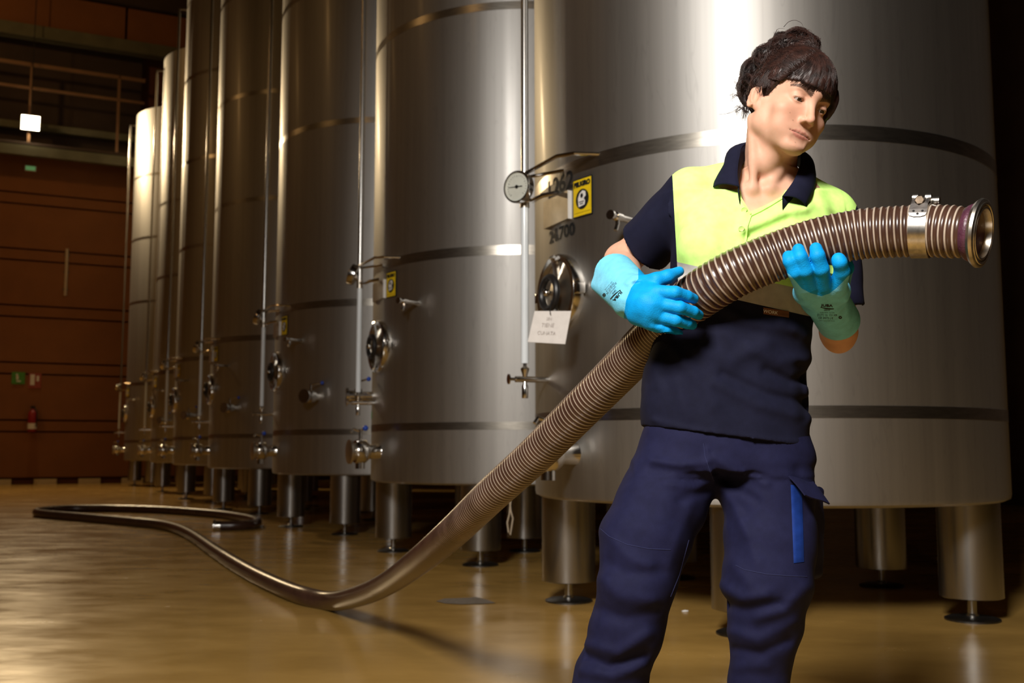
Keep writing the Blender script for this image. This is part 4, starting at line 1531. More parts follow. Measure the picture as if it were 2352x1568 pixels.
# swept-back near side over the ear
gh.add(hcone((-0.070, 0.030, 0.042), (-0.076, -0.030, 0.020), 0.010, 0.014), 0.012)
gh.add(hcone((-0.076, -0.030, 0.020), (-0.048, -0.082, -0.004), 0.014, 0.016), 0.012)
# loose knot on top and the coil at the back
for (px, py, Y, r) in ((1832, 92, 2.13, 0.026), (1808, 104, 2.12, 0.026), (1856, 104, 2.13, 0.024), (1782, 118, 2.13, 0.026), (1845, 122, 2.10, 0.030), (1765, 130, 2.12, 0.026),
                       (1745, 150, 2.14, 0.026), (1728, 172, 2.15, 0.024), (1716, 198, 2.16, 0.022), (1718, 224, 2.16, 0.017), (1792, 88, 2.14, 0.014)):
    p = P(px, py, Y)
    gh.add(ell(p, (r, r * 1.1, r * 0.85)), 0.012)


def hnoise(X, Y, Z):
    q = [(HM[i, 0] * (X - HOr.x) + HM[i, 1] * (Y - HOr.y) + HM[i, 2] * (Z - HOr.z)) for i in range(3)]
    th = np.arctan2(q[0], q[1] + 0.03)
    a = 0.0005 * np.sin(th * 46 + 9 * q[2] * 10 + 2 * np.sin(q[2] * 60)) + 0.0004 * np.sin(th * 83 + q[1] * 90)
    bb_ = 0.0006 * np.sin(q[0] * 210 + q[1] * 130) * np.sin(q[2] * 190 + q[0] * 90)
    return (a + bb_).astype(F32)


gh.disp(hnoise)
hair = sdf_obj('hair', gh, M_HAIR, person, 1)
hair.location = -PX
del gh
# strands: fringe, swept sides, knot, loose wisps
mb = MB()
LC = np.array((0.0, -0.010, 0.036)); LR = np.array((0.0850, 0.1048, 0.0968))


def on_cap(x, y, z, k=1.0):
    v = (np.array((x, y, z)) - LC) / LR
    v = v / np.linalg.norm(v) * k
    return LC + v * LR


def strand(pts, r0=0.0006):
    rs = [r0 * (1 - 0.75 * i / (len(pts) - 1)) for i in range(len(pts))]
    mb.tube([hp_(*p) for p in pts], rs, 3)


for i in range(1500):
    x0 = random.uniform(-1, 1)
    root = np.array((x0 * 0.020, 0.015 + random.uniform(-0.01, 0.02), 0.13))
    tipz = 0.026 + random.uniform(-0.006, 0.007) - (0.012 if x0 > 0.7 else 0) + (0.010 * max(0, -x0 - 0.6) / 0.4)
    tip = np.array((x0 * 0.066 + random.uniform(-0.006, 0.006), 0.098 - 0.055 * x0 * x0, tipz))
    pts = []
    for k in range(8):
        t = k / 7
        p = root * (1 - t) + tip * t
        q = on_cap(p[0], p[1] + 0.03 * math.sin(t * 3.14), p[2], 1.0 + 0.012 * math.sin(t * 3 + i) + random.uniform(0, 0.012))
        if t > 0.9: q = q * 0.985 + np.array((random.uniform(-0.003, 0.003), 0, -0.002))
        pts.append(q)
    strand(pts, random.uniform(0.0004, 0.0008))
for i in range(1500):
    # from the temple and crown back to the knot
    side = random.choice((-1, -1, -1, 1))
    a = random.uniform(0, 1); jt = lambda s: random.uniform(-s, s)
    root = np.array((side * (0.078 - 0.060 * a), 0.046 + 0.022 * math.sin(a * 3.1) + jt(0.010), 0.022 + 0.098 * a))
    tip = np.array((side * (0.066 - 0.055 * a) + jt(0.006), -0.085 + 0.045 * a + jt(0.008), -0.01 + 0.13 * a + jt(0.008)))
    pts = []
    ph = random.uniform(0, 6)
    for k in range(9):
        t = k / 8
        p = root * (1 - t) + tip * t
        pts.append(on_cap(p[0], p[1], p[2] + 0.02 * math.sin(3.14 * t) * (1 - a), 1.004 + 0.014 * random.random() + 0.008 * math.sin(4 * t + ph)))
    strand(pts, random.uniform(0.0005, 0.0009))


def wstrand(px, Y, r0=0.0006, jit=0.0):
    pts = [P(x + random.uniform(-jit, jit), y + random.uniform(-jit, jit), Y) for x, y in px]
    pts = catmull(pts, 5)
    mb.tube(pts, [r0 * (1 - 0.6 * i / (len(pts) - 1)) for i in range(len(pts))], 3)


for i in range(1300):
    cx, cy, rx, ry = random.choice(((1832, 95, 34, 30), (1800, 108, 36, 26), (1760, 132, 30, 28), (1730, 165, 26, 30), (1716, 205, 20, 34), (1845, 115, 36, 30)))
    a0 = random.uniform(0, 6.28); da = random.uniform(0.9, 2.2)
    wstrand([(cx + rx * random.uniform(0.85, 1.12) * math.cos(a0 + da * t / 4), cy + ry * random.uniform(0.9, 1.1) * math.sin(a0 + da * t / 4)) for t in range(5)], random.uniform(2.08, 2.15), 0.0004, 3.0)
for i in range(90):
    x, y = random.choice(((1700, 195), (1715, 165), (1740, 135), (1690, 220), (1702, 250), (1765, 110), (1790, 85)))
    wstrand([(x + 14, y + 8), (x + 2, y - 2), (x - random.uniform(4, 14), y + random.uniform(-10, 10)), (x - random.uniform(0, 16), y + random.uniform(-18, 20))], 2.13, 0.0005, 3)
wstrand([(1800, 62), (1812, 50), (1828, 47), (1842, 55), (1846, 72)], 2.12, 0.0007)
wstrand([(1780, 76), (1788, 66), (1802, 66)], 2.12, 0.0006)
wstrand([(1702, 240), (1690, 252), (1672, 260), (1651, 263)], 2.13, 0.0006)
wstrand([(1702, 243), (1688, 256), (1670, 261)], 2.13, 0.0005)
for i in range(40):
    x = random.uniform(1702, 1716); wstrand([(x + 8, 215), (x + 4, 235), (x + 3, 252 + random.uniform(-5, 8)), (x + random.uniform(-4, 8), 268 + random.uniform(-8, 10))], 2.12, 0.0006, 2)
for i in range(160):
    x = random.uniform(1746, 1800); wstrand([(x + 22, 158), (x + 8, 172), (x - 4, 186 + random.uniform(-4, 8)), (x - 12 + random.uniform(-6, 6), 196 + random.uniform(-2, 8))], 2.035, 0.0006, 2)
bvh_h = BVHTree.FromPolygons([v.co for v in hair.data.vertices], [tuple(q.vertices) for q in hair.data.polygons])
KN = P(1826, 92, 2.12); hv = hair.data.vertices; nh = len(hv); cnt_ = 0
while cnt_ < 3600:
    v = hv[random.randrange(nh)]; co = v.co.copy()
    lz = (co - HOr).dot(HF) / HS
    if lz > 0.040: continue
    cnt_ += 1
    dr = (KN - co)
    if dr.length < 0.05: dr = v.normal.cross(Vector((math.sin(co.x * 90), 0.4, math.cos(co.z * 90))))
    ax_ = Vector((random.uniform(-1, 1), random.uniform(-1, 1), random.uniform(-1, 1))) * 0.35
    dr = (dr.normalized() + ax_).normalized() * random.uniform(0.0045, 0.0075)
    pts = []
    lift = random.uniform(0.0003, 0.0022)
    curl = random.uniform(-0.35, 0.35)
    for k in range(6):
        h_ = bvh_h.find_nearest(co)
        if h_[0] is None: break
        pts.append(h_[0] + h_[1] * (lift * (1 + 0.5 * k * (random.random() < 0.12))))
        dr = (dr + h_[1].cross(dr) * curl * 0.5); dr -= h_[1] * dr.dot(h_[1])
        co = h_[0] + dr
    if len(pts) == 6:
        mb.tube(pts, [random.uniform(0.0004, 0.0007) * (1 - 0.13 * k) for k in range(6)], 3)
hs = mb.build('hair_strands', M_HAIR, hair, True, None)
hs['kind'] = 'stuff'
hs.location = PX * 0

# ------------------------------------------------------------------ shirt
def zc_(py, Y=2.1): return P(0, py, Y).z


gs = Grid((0.12, 1.98, 0.80), (0.80, 2.42, 1.42), 0.0032)
rowsT = []
for py, l, r, yc, dp in ((440, 1575, 1915, 2.17, 0.095), (480, 1553, 1935, 2.165, 0.108), (550, 1553, 1925, 2.16, 0.120), (600, 1553, 1906, 2.155, 0.122), (660, 1548, 1890, 2.155, 0.118), (720, 1530, 1880, 2.155, 0.113), (790, 1506, 1873, 2.155, 0.112),
                         (840, 1488, 1866, 2.155, 0.113), (890, 1480, 1868, 2.155, 0.115), (940, 1480, 1870, 2.155, 0.117), (975, 1482, 1870, 2.155, 0.118), (1040, 1484, 1868, 2.155, 0.119), (1075, 1486, 1868, 2.155, 0.119)):
    Yp = 2.10
    a_, b_ = P(l, py, Yp), P(r, py, Yp)
    rowsT.append((a_.z, (a_.x + b_.x) / 2, yc, (b_.x - a_.x) / 2, dp))
gs.add(sections(rowsT, 2.3), 0)
gs.add(rcone(P(1712, 432, 2.17), P(1590, 442, 2.17), 0.060, 0.050), 0.03)
gs.add(rcone(P(1826, 445, 2.17), P(1905, 493, 2.175), 0.052, 0.053), 0.03)
gs.add(ell(P(1640, 560, 2.09), (0.065, 0.045, 0.06)), 0.03)
gs.add(ell(P(1800, 580, 2.09), (0.065, 0.045, 0.06)), 0.03)
HEM_R = P(1483, 566, 2.285)
gs.add(rcone(P(1584, 452, 2.17), HEM_R + (HEM_R - SH_R).normalized() * 0.06, 0.056, 0.068), 0.022)
HEM_L = P(1930, 710, 2.19)
gs.add(rcone(P(1908, 505, 2.175), HEM_L + Vector((0, 0, -0.06)), 0.056, 0.051), 0.022)
gs.disp(folds([
    ([(1708, 528), (1745, 512), (1800, 488), (1850, 478)], 0.011, 0.008), ([(1716, 542), (1750, 528), (1805, 505)], 0.011, -0.006),
    ([(1705, 445), (1712, 500), (1705, 560)], 0.010, 0.0035),
    ([(1500, 450), (1488, 520), (1482, 590)], 0.010, 0.005), ([(1532, 470), (1528, 540), (1512, 610)], 0.009, 0.005), ([(1516, 480), (1508, 560), (1498, 600)], 0.007, -0.005), ([(1470, 500), (1455, 560)], 0.009, 0.004),
    ([(1640, 880), (1740, 930), (1862, 962)], 0.012, 0.005), ([(1660, 860), (1760, 905), (1868, 930)], 0.010, -0.006),
    ([(1720, 800), (1790, 830), (1856, 826)], 0.014, 0.005), ([(1760, 850), (1815, 875), (1866, 868)], 0.010, -0.007), ([(1835, 840), (1842, 900), (1848, 960)], 0.010, -0.005),
    ([(1545, 800), (1600, 870), (1640, 930)], 0.014, 0.004), ([(1600, 800), (1680, 830), (1760, 790)], 0.016, 0.005), ([(1555, 880), (1580, 960)], 0.012, 0.003),
    ([(1500, 850), (1520, 900), (1500, 960)], 0.012, 0.003), ([(1560, 640), (1580, 680)], 0.01, 0.004), ([(1800, 740), (1850, 770)], 0.012, 0.006), ([(1650, 700), (1720, 740), (1820, 760)], 0.012, 0.005),
    ([(1880, 440), (1905, 500), (1915, 540)], 0.012, 0.004), ([(1860, 480), (1890, 520)], 0.01, 0.004), ([(1600, 420), (1580, 500), (1575, 580)], 0.02, 0.004), ([(1650, 450), (1640, 560)], 0.02, 0.003),
    ([(1500, 965), (1610, 992), (1738, 1008), (1866, 1016)], 0.006, 0.0022)], 2.14))
gs.disp(lambda X, Y, Z: (0.0016 * np.sin(X * 55 + Z * 31) * np.sin(Z * 43 - X * 22 + Y * 30)).astype(F32))
# hems: cut square, hollow inside
BIGLO, BIGHI = np.array((0.0, 1.8, 0.6)), np.array((1.0, 2.6, 1.6))
hemn = np.cross(arr(P(1867, 1027, 2.06)) - arr(P(1484, 975, 2.06)), np.array((0, 1, 0)))
hemn = hemn if hemn[2] > 0 else -hemn
gs.cut(half(P(1676, 1001, 2.05), Vector(hemn), BIGLO, (1.0, 2.6, 1.0)), 0)
gs.cut(sections([(z - 0.0, xc, yc, a - 0.006, b - 0.006) for z, xc, yc, a, b in rowsT if z < 0.845], 2.3), 0.0)
hd = (EL_R - SH_R).normalized()
gs.cut(half(HEM_R, -hd, np.array(HEM_R) - np.array((0.11, 0.11, 0.14)), np.array(HEM_R) + np.array((0.055, 0.11, 0.045))), 0)
gs.cut(rcone(HEM_R - hd * 0.045, HEM_R + hd * 0.06, 0.053, 0.063), 0)
gs.cut(half(HEM_L, Vector((-0.12, 0, 1)), (P(1872, 770, 2.19).x, 2.05, 0.9), (0.80, 2.42, HEM_L.z + 0.01)), 0)
gs.cut(rcone(HEM_L + Vector((0, 0, 0.04)), HEM_L + Vector((0, 0, -0.06)), 0.046, 0.046), 0)
# neck opening: the placket falls open in a V
vp = np.array([(1690, 300), (1697, 425), (1703, 455), (1722, 487), (1760, 470), (1797, 450), (1838, 372), (1842, 300)], dtype=np.float64)


def vcut(X, Y, Z):
    px, py = proj(X, Y, Z)
    d = None
    n = len(vp)
    for i in range(n):
        a, bq = vp[i], vp[(i + 1) % n]
        e = bq - a; L = np.hypot(*e)
        q = ((px - a[0]) * e[1] - (py - a[1]) * e[0]) / L
        d = q if d is None else np.maximum(d, q)
    return (np.maximum(d * (Y / FPX), Y - 2.17)).astype(F32)


s_ = vcut(np.array([[[P(1750, 400, 2.05).x]]]), np.array([[[2.05]]]), np.array([[[P(1750, 400, 2.05).z]]]))
if s_[0, 0, 0] > 0:
    vp = vp[::-1].copy()
gs.cut((vcut, np.array((0.35, 1.98, 1.20)), np.array((0.62, 2.18, 1.42))), 0)
gs.cut(rcone(NECK + Vector((0, 0, -0.02)), NECK + Vector((0.01, 0.01, 0.12)), 0.062, 0.066), 0)


def shirt_attrs(V):
    px, py = proj(V[:, 0], V[:, 1], V[:, 2])
    def pl(a, b_, ref):
        a = np.array(a, float); b_ = np.array(b_, float); e = b_ - a
        q = lambda x, y: ((x - a[0]) * e[1] - (y - a[1]) * e[0]) / np.hypot(*e) * 0.00088
        return q(px, py) * (1.0 if q(*ref) > 0 else -1.0)
    s1 = pl((1543, 380), (1557, 640), (1700, 500))     # right sleeve seam
    s2 = pl((1976, 440), (1900, 720), (1700, 500))
    low = pl((1548, 600), (1806, 656), (1700, 500))
    low2 = pl((1548, 655), (1806, 714), (1700, 500))
    t = np.array([0.0])
    g = np.minimum(np.minimum(s1, s2), low)
    gr = np.minimum(np.minimum(s1, s2), low2)
    return {'hi_vis': g, 'grey_band': gr}


shirt = sdf_obj('polo_shirt', gs, M_SHIRT, person, 2, shirt_attrs)
shirt.location = -PX
del gs
dg_ = None


def bvh_of(o):
    me = o.data
    return BVHTree.FromPolygons([v.co for v in me.vertices], [tuple(p.vertices) for p in me.polygons])


CAMP = Vector((0, 0, CAMH))


def cast(bvh, px, py, off=0.0):
    d = (P(px, py, 1.0) - CAMP).normalized()
    h = bvh.ray_cast(CAMP, d)
    if h[0] is None: return None
    nn = h[1]
    if nn.dot(d) > 0: nn = -nn
    return h[0] + nn * off


bv_shirt = bvh_of(shirt)
# collar: stand folded over into two pointed flaps
foldp = [P(1697, 428, 2.052), P(1693, 398, 2.068), P(1697, 362, 2.095), P(1709, 330, 2.15), P(1765, 318, 2.245), P(1828, 340, 2.20), P(1842, 366, 2.13), P(1826, 410, 2.075), P(1797, 450, 2.046)]
edgep = [P(1637, 433, 2.060), P(1641, 415, 2.075), P(1658, 386, 2.115), P(1680, 352, 2.185), P(1775, 342, 2.285), P(1856, 366, 2.225), P(1873, 402, 2.14), P(1874, 436, 2.09), P(1851, 477, 2.045)]
for k_, (x_, y_) in ((0, (1637, 433)), (1, (1641, 415)), (2, (1660, 388)), (6, (1871, 404)), (7, (1872, 436)), (8, (1851, 475))):
    h_ = cast(bv_shirt, x_, y_, 0.0035)
    if h_ is not None: edgep[k_] = h_
fp, ep = catmull(foldp, 6), catmull(edgep, 6)
NC = len(fp); NV = 9
V, F = [], []
for lay in (0, 1):
    for i in range(NC):
        for j in range(NV):
            t = j / (NV - 1)
            p = fp[i].lerp(ep[i], t)
            ctr = Vector((NECK.x, NECK.y, p.z)); out = (p - ctr); out.z = 0; out.normalize()
            p = p + out * (0.009 * math.sin(math.pi * t) ** 0.8) + Vector((0, 0, 0.005 * math.sin(math.pi * t)))
            if lay == 1: p = p - out * 0.0032 - Vector((0, 0, 0.001))
            V.append(p - PX)
for lay in (0, 1):
    b0 = lay * NC * NV
    for i in range(NC - 1):
        for j in range(NV - 1):
            q = (b0 + i * NV + j, b0 + i * NV + j + 1, b0 + (i + 1) * NV + j + 1, b0 + (i + 1) * NV + j)
            F.append(q if lay == 0 else q[::-1])
o2 = NC * NV
for i in range(NC - 1):
    for j in (0, NV - 1):
        F.append((i * NV + j, (i + 1) * NV + j, o2 + (i + 1) * NV + j, o2 + i * NV + j))
for j in range(NV - 1):
    for i in (0, NC - 1):
        F.append((i * NV + j, i * NV + j + 1, o2 + i * NV + j + 1, o2 + i * NV + j))
collar = mesh_np('collar', np.array([list(v) for v in V]), F, M_COLLAR, shirt, True)
collar.location = PX * 1.0
bm = bmesh.new(); bm.from_mesh(collar.data); bmesh.ops.recalc_face_normals(bm, faces=bm.faces); bm.to_mesh(collar.data); bm.free()
# collar stand, inside
V, F = [], []
for i in range(NC):
    p = fp[i]; ctr = Vector((NECK.x, NECK.y, p.z)); out = (p - ctr); out.z = 0; out.normalize()
    V += [p, p - out * 0.002, p - out * 0.004 + Vector((0, 0, -0.035)), p - out * 0.001 + Vector((0, 0, -0.035))]
for i in range(NC - 1):
    for j in range(4):
        F.append((i * 4 + j, i * 4 + (j + 1) % 4, (i + 1) * 4 + (j + 1) % 4, (i + 1) * 4 + j))
stand = mesh_np('collar_stand', np.array([list(v) for v in V]), F, M_COLLAR, shirt, True)
# placket edges and buttons
M_BUTTON = simple('lime_button', (0.62, 0.85, 0.25), 0.35, 0, 0.05)
for (bx, by) in ((1709, 482), (1703, 525)):
    h = cast(bv_shirt, bx, by, 0.0006)
    if h is not None:
        n_ = (CAMP - h).normalized(); n_ = (n_ + Vector((0, 0, -0.1))).normalized()
        mb = MB(); mb.lathe(h, n_, [(0, 0.0058), (0.0018, 0.0060), (0.0024, 0.0052), (0.0018, 0.0040), (0.0018, 0.0)], 20)
        bt = mb.build('button', M_BUTTON, shirt)
def surf_line(bvh, pxs, n, r, off=0.0004):
    pts = []
    dense = []
    for (x0, y0), (x1, y1) in zip(pxs[:-1], pxs[1:]):
        for k in range(n): dense.append((x0 + (x1 - x0) * k / n, y0 + (y1 - y0) * k / n))
    dense.append(pxs[-1])
    for x, y in dense:
        h = cast(bvh, x, y, off)
        if h is not None and (not pts or (h - pts[-1]).length < 0.03): pts.append(h)
    return pts


mb = MB()
pl_ = surf_line(bv_shirt, [(1698, 440), (1701, 455), (1713, 475), (1724, 492)], 5, 0)
if len(pl_) > 2: mb.tube(pl_, 0.0022, 6)
pl_ = surf_line(bv_shirt, [(1798, 455), (1770, 472), (1745, 486), (1724, 496), (1716, 520), (1712, 560)], 6, 0)
if len(pl_) > 2: mb.tube(pl_, 0.0022, 6)
M_GREENC = fab('hi_vis_trim', [(None, GREENC)])
mb.build('placket', M_GREENC, shirt)
# woven label at the side of the grey band
V, F = [], []
nx_, ny_ = 10, 3
for i in range(nx_ + 1):
    for j in range(ny_ + 1):
        u, v = i / nx_, j / ny_
        x = 1753 + (1811 - 1753) * u; y = (706 + (715 - 706) * u) * (1 - v) + (721 + (730 - 721) * u) * v
        h = cast(bv_shirt, x, y, 0.0016)
        V.append(h if h is not None else P(x, y, 2.04))
for i in range(nx_):
    for j in range(ny_):
        a = i * (ny_ + 1) + j; F.append((a, a + 1, a + ny_ + 2, a + ny_ + 1))
lab = mesh_np('label', np.array([list(v) for v in V]), F, simple('brown_woven_label', (0.20, 0.070, 0.025), 0.7), shirt, True)
lab['label'] = 'small brown woven label reading WORK'


def text_cast(name, bvh, txt, c, ux, h, mat, parent, off=0.0022, xs=1.0, bold=0.0, fallbackY=2.0):
    """Text printed on a surface: centre c px, unit vector ux along the text (px), height h px."""
    V, F = text_geo(txt, 1.0, bold)
    ux = np.array(ux, float); ux /= np.hypot(*ux); uy = np.array((ux[1], -ux[0]))
    out = []
    for v in V:
        x = c[0] + (ux[0] * v.x * xs + uy[0] * v.y) * h / 0.7; y = c[1] + (ux[1] * v.x * xs + uy[1] * v.y) * h / 0.7
        q = cast(bvh, x, y, off)
        out.append(q if q is not None else None)
    ok = [q is not None for q in out]
    out2 = [q if q is not None else Vector((0, 0, 0)) for q in out]
    F2 = [f for f in F if all(ok[i] for i in f)]
    return out2, F2


mb = MB(); V, F = text_cast('t', bv_shirt, 'WORK', (1769, 717), (58, 9), 7.5, None, None, 0.0024, 1.0, 0.01); mb.add(V, F)
wt = mb.build('lettering', M_WHITE, lab, False)

# ------------------------------------------------------------------ trousers
gt = Grid((-0.02, 1.90, 0.02), (0.80, 2.42, 0.98), 0.0040)
hipc = P(1676, 1000, 2.15)
gt.add(sections([(P(0, 930, 2.15).z, P(1675, 930, 2.10).x, 2.155, 0.158, 0.104), (P(0, 1000, 2.15).z, P(1676, 1000, 2.10).x, 2.155, 0.164, 0.110), (P(0, 1060, 2.15).z, P(1670, 1060, 2.10).x, 2.155, 0.172, 0.112), (P(0, 1078, 2.15).z, P(1662, 1078, 2.10).x, 2.155, 0.164, 0.110)], 2.4), 0)
gt.add(rcone(P(1652, 1058, 2.15), P(1648, 1098, 2.15), 0.060, 0.022), 0.045)


def leg(pts, k=0.02):
    for q_, ((a, ra), (b_, rb)) in enumerate(zip(pts[:-1], pts[1:])):
        gt.add(rcone(a, b_, ra, rb), 0.035 if q_ == 0 else k)


ANK_R = P(1318, 1868, 2.19); ANK_L = P(1716, 1868, 2.14)
leg([(P(1572, 1055, 2.15), 0.082), (P(1522, 1150, 2.14), 0.088), (P(1481, 1240, 2.12), 0.088), (P(1465, 1330, 2.10), 0.074), (P(1440, 1440, 2.13), 0.071), (P(1402, 1560, 2.17), 0.070), (P(1352, 1720, 2.19), 0.070), (ANK_R, 0.074)])
leg([(P(1768, 1055, 2.15), 0.084), (P(1764, 1130, 2.14), 0.088), (P(1770, 1240, 2.12), 0.087), (P(1763, 1335, 2.10), 0.084), (P(1757, 1430, 2.12), 0.070), (P(1742, 1560, 2.15), 0.056), (P(1728, 1720, 2.15), 0.060), (ANK_L, 0.066)])
gt.disp(folds([
    ([(1495, 1055), (1560, 1068), (1620, 1062)], 0.008, 0.005), ([(1500, 1080), (1590, 1085)], 0.010, -0.004), ([(1530, 1110), (1600, 1120), (1638, 1100)], 0.009, 0.005), ([(1560, 1150), (1625, 1125)], 0.010, -0.004),
    ([(1640, 1050), (1700, 1085), (1760, 1110)], 0.009, 0.006), ([(1648, 1085), (1700, 1125), (1740, 1150)], 0.009, -0.005), ([(1655, 1120), (1690, 1170), (1720, 1230)], 0.010, 0.004),
    ([(1625, 1030), (1628, 1070), (1640, 1105)], 0.004, 0.004),
    ([(1390, 1222), (1440, 1275), (1490, 1300)], 0.012, 0.005), ([(1400, 1290), (1440, 1320), (1520, 1310)], 0.012, -0.005), ([(1382, 1330), (1420, 1370), (1500, 1380)], 0.014, 0.005),
    ([(1375, 1400), (1440, 1420), (1510, 1400)], 0.013, -0.005), ([(1350, 1480), (1420, 1500), (1490, 1455)], 0.013, 0.008), ([(1345, 1505), (1400, 1530), (1480, 1500)], 0.010, -0.008), ([(1335, 1540), (1410, 1555), (1480, 1530)], 0.012, 0.007),
    ([(1655, 1345), (1700, 1375), (1760, 1365)], 0.012, 0.007), ([(1665, 1385), (1720, 1400), (1790, 1385)], 0.012, -0.008), ([(1850, 1350), (1800, 1400), (1740, 1420)], 0.013, 0.006), ([(1690, 1300), (1720, 1340)], 0.012, 0.005),
    ([(1680, 1450), (1740, 1470), (1820, 1430)], 0.012, 0.006), ([(1690, 1490), (1750, 1500), (1810, 1470)], 0.010, -0.006), ([(1690, 1530), (1760, 1530)], 0.012, 0.005), ([(1830, 1080), (1850, 1180)], 0.012, -0.004),
    ([(1590, 1150), (1560, 1230), (1535, 1300)], 0.012, 0.004), ([(1690, 1180), (1740, 1290)], 0.012, 0.004)], 2.14))
gt.disp(lambda X, Y, Z: (0.0018 * np.sin(X * 50 + Z * 37 + 1) * np.sin(Z * 51 - X * 18 + Y * 26)).astype(F32))
trs = sdf_obj('work_trousers', gt, M_TROUSER, person, 2)
trs.location = -PX
del gt
bv_t = bvh_of(trs)
M_SEAM = fab('seam_thread', [(None, (0.018, 0.020, 0.060))], 0.8)
for pxs in ([(1379, 1214), (1400, 1232), (1440, 1250), (1490, 1260), (1540, 1262)], [(1690, 1298), (1710, 1308), (1760, 1318), (1810, 1322), (1853, 1324)], [(1616, 1018), (1620, 1050), (1632, 1085), (1640, 1104)], [(1582, 1240), (1560, 1320), (1540, 1370)]):
    pl_ = surf_line(bv_t, pxs, 8, 0, 0.0)
    if len(pl_) > 3:
        mb = MB(); mb.tube(pl_, 0.0012, 6); sm = mb.build('seam', M_SEAM, trs); 
# cargo pocket on the outer thigh
pc = P(1863, 1222, 2.105)
pm = np.array([[0.80, 0.60, 0.04], [-0.60, 0.80, 0.0], [-0.03, -0.02, 1.0]]); 
pm = np.array([list(Vector(pm[0]).normalized()), list(Vector(pm[1]).normalized()), list(Vector(pm[2]).normalized())])
gp = Grid(np.array(pc) - 0.14, np.array(pc) + 0.14, 0.003)
gp.add(rbox(pc + Vector((-0.012, 0.03, -0.002)), (0.030, 0.058, 0.092), pm.T @ np.eye(3), 0.012), 0)
gp.disp(lambda X, Y, Z: (0.0022 * np.sin(Z * 70 + X * 40) * np.sin(Y * 60 + Z * 20)).astype(F32))
pk = sdf_obj('cargo_pocket', gp, M_TROUSER, trs, 2)
def sheet(name, quad_px, Ys, mat, parent, th=0.0022, n=8, bulge=0.0, wav=0.0):
    """A thin cloth panel through four corner points (tl, tr, br, bl)."""
    c = [P(x, y, Y) for (x, y), Y in zip(quad_px, Ys)]
    nrm = (c[1] - c[0]).cross(c[3] - c[0]).normalized()
    if nrm.dot(CAMP - c[0]) < 0: nrm = -nrm
    V, F = [], []
    for lay in (0, 1):
        for i in range(n + 1):
            for j in range(n + 1):
                u, v = i / n, j / n
                p = c[0].lerp(c[1], u).lerp(c[3].lerp(c[2], u), v)
                p = p + nrm * (bulge * math.sin(math.pi * u) * math.sin(math.pi * v) + wav * math.sin(7 * u + 3 * v) - lay * th)
                V.append(p)
    m_ = (n + 1)
    for lay in (0, 1):
        b0 = lay * m_ * m_
        for i in range(n):
            for j in range(n):
                q = (b0 + i * m_ + j, b0 + i * m_ + j + 1, b0 + (i + 1) * m_ + j + 1, b0 + (i + 1) * m_ + j)
                F.append(q if lay else q[::-1])
    o2 = m_ * m_
    for i in range(n):
        for a, b_ in ((i * m_, (i + 1) * m_), (i * m_ + n, (i + 1) * m_ + n)): F.append((a, b_, b_ + o2, a + o2))
        for a, b_ in ((i, i + 1), (n * m_ + i, n * m_ + i + 1)): F.append((a, b_, b_ + o2, a + o2))
    ob = mesh_np(name, np.array([list(v) for v in V]), F, mat, parent, True, None, 50)
    bm = bmesh.new(); bm.from_mesh(ob.data); bmesh.ops.recalc_face_normals(bm, faces=bm.faces); bm.to_mesh(ob.data); bm.free()
    return ob


sheet('pocket_flap', [(1813, 1092), (1868, 1106), (1907, 1156), (1850, 1136)], (2.045, 2.09, 2.06, 2.03), M_TROUSER, pk, 0.003, 8, 0.006, 0.001)
bv_p = bvh_of(pk)
V, F = [], []
nx_, ny_ = 6, 24
for i in range(nx_ + 1):
    for j in range(ny_ + 1):
        u, v = i / nx_, j / ny_
        x = (1816 + (1842 - 1816) * u) * (1 - v) + (1823 + (1847 - 1823) * u) * v; y = (1113 + 2 * u) * (1 - v) + (1293 - 3 * u) * v
        h1, h2 = cast(bv_t, x, y, 0.0), cast(bv_p, x, y, 0.0)
        hs_ = [q for q in (h1, h2) if q is not None]
        q = min(hs_, key=lambda q_: (q_ - CAMP).length)
        edge = 0.0015 if u in (0, 1) or v in (0, 1) else 0.0034 + 0.0006 * math.sin(v * 40 + 3 * u)
        V.append(q + (CAMP - q).normalized() * edge)
for i in range(nx_):
    for j in range(ny_):
        a = i * (ny_ + 1) + j; F.append((a, a + 1, a + ny_ + 2, a + ny_ + 1))
tl_ = mesh_np('blue_strip', np.array([list(v) for v in V]), F, M_BLUECLOTH, pk, True)
tl_['label'] = 'bright blue reinforcement strip'
# boots, mostly out of the picture
M_BOOT = simple('black_boot', (0.02, 0.019, 0.018), 0.5, 0, 0.2)
for ank, dx in ((ANK_R, -0.04), (ANK_L, 0.05)):
    gsx = Grid((ank.x - 0.16, ank.y - 0.30, -0.002), (ank.x + 0.16, ank.y + 0.14, 0.22), 0.004)
    b0 = Vector((ank.x, ank.y, 0))
    gsx.add(rcone(b0 + Vector((0, 0.02, 0.18)), b0 + Vector((0, 0.03, 0.055)), 0.045, 0.045), 0.02)
    gsx.add(rcone(b0 + Vector((0, 0.03, 0.045)), b0 + Vector((dx * 0.7, -0.13, 0.042)), 0.040, 0.042), 0.03)
    gsx.add(ell(b0 + Vector((dx, -0.165, 0.038)), (0.045, 0.062, 0.036)), 0.02)
    gsx.cut(half((0, 0, 0.006), Vector((0, 0, 1)), (ank.x - 0.2, ank.y - 0.4, -0.05), (ank.x + 0.2, ank.y + 0.2, 0.01)), 0)
    bo = sdf_obj('boot', gsx, M_BOOT, person, 1); bo.location = -PX + Vector((0, 0, -0.006))

# ------------------------------------------------------------------ gloves
def chain(g, pts, k=0.006):
    for (a, ra), (b_, rb) in zip(pts[:-1], pts[1:]):
        g.add(rcone(a, b_, ra, rb), k)


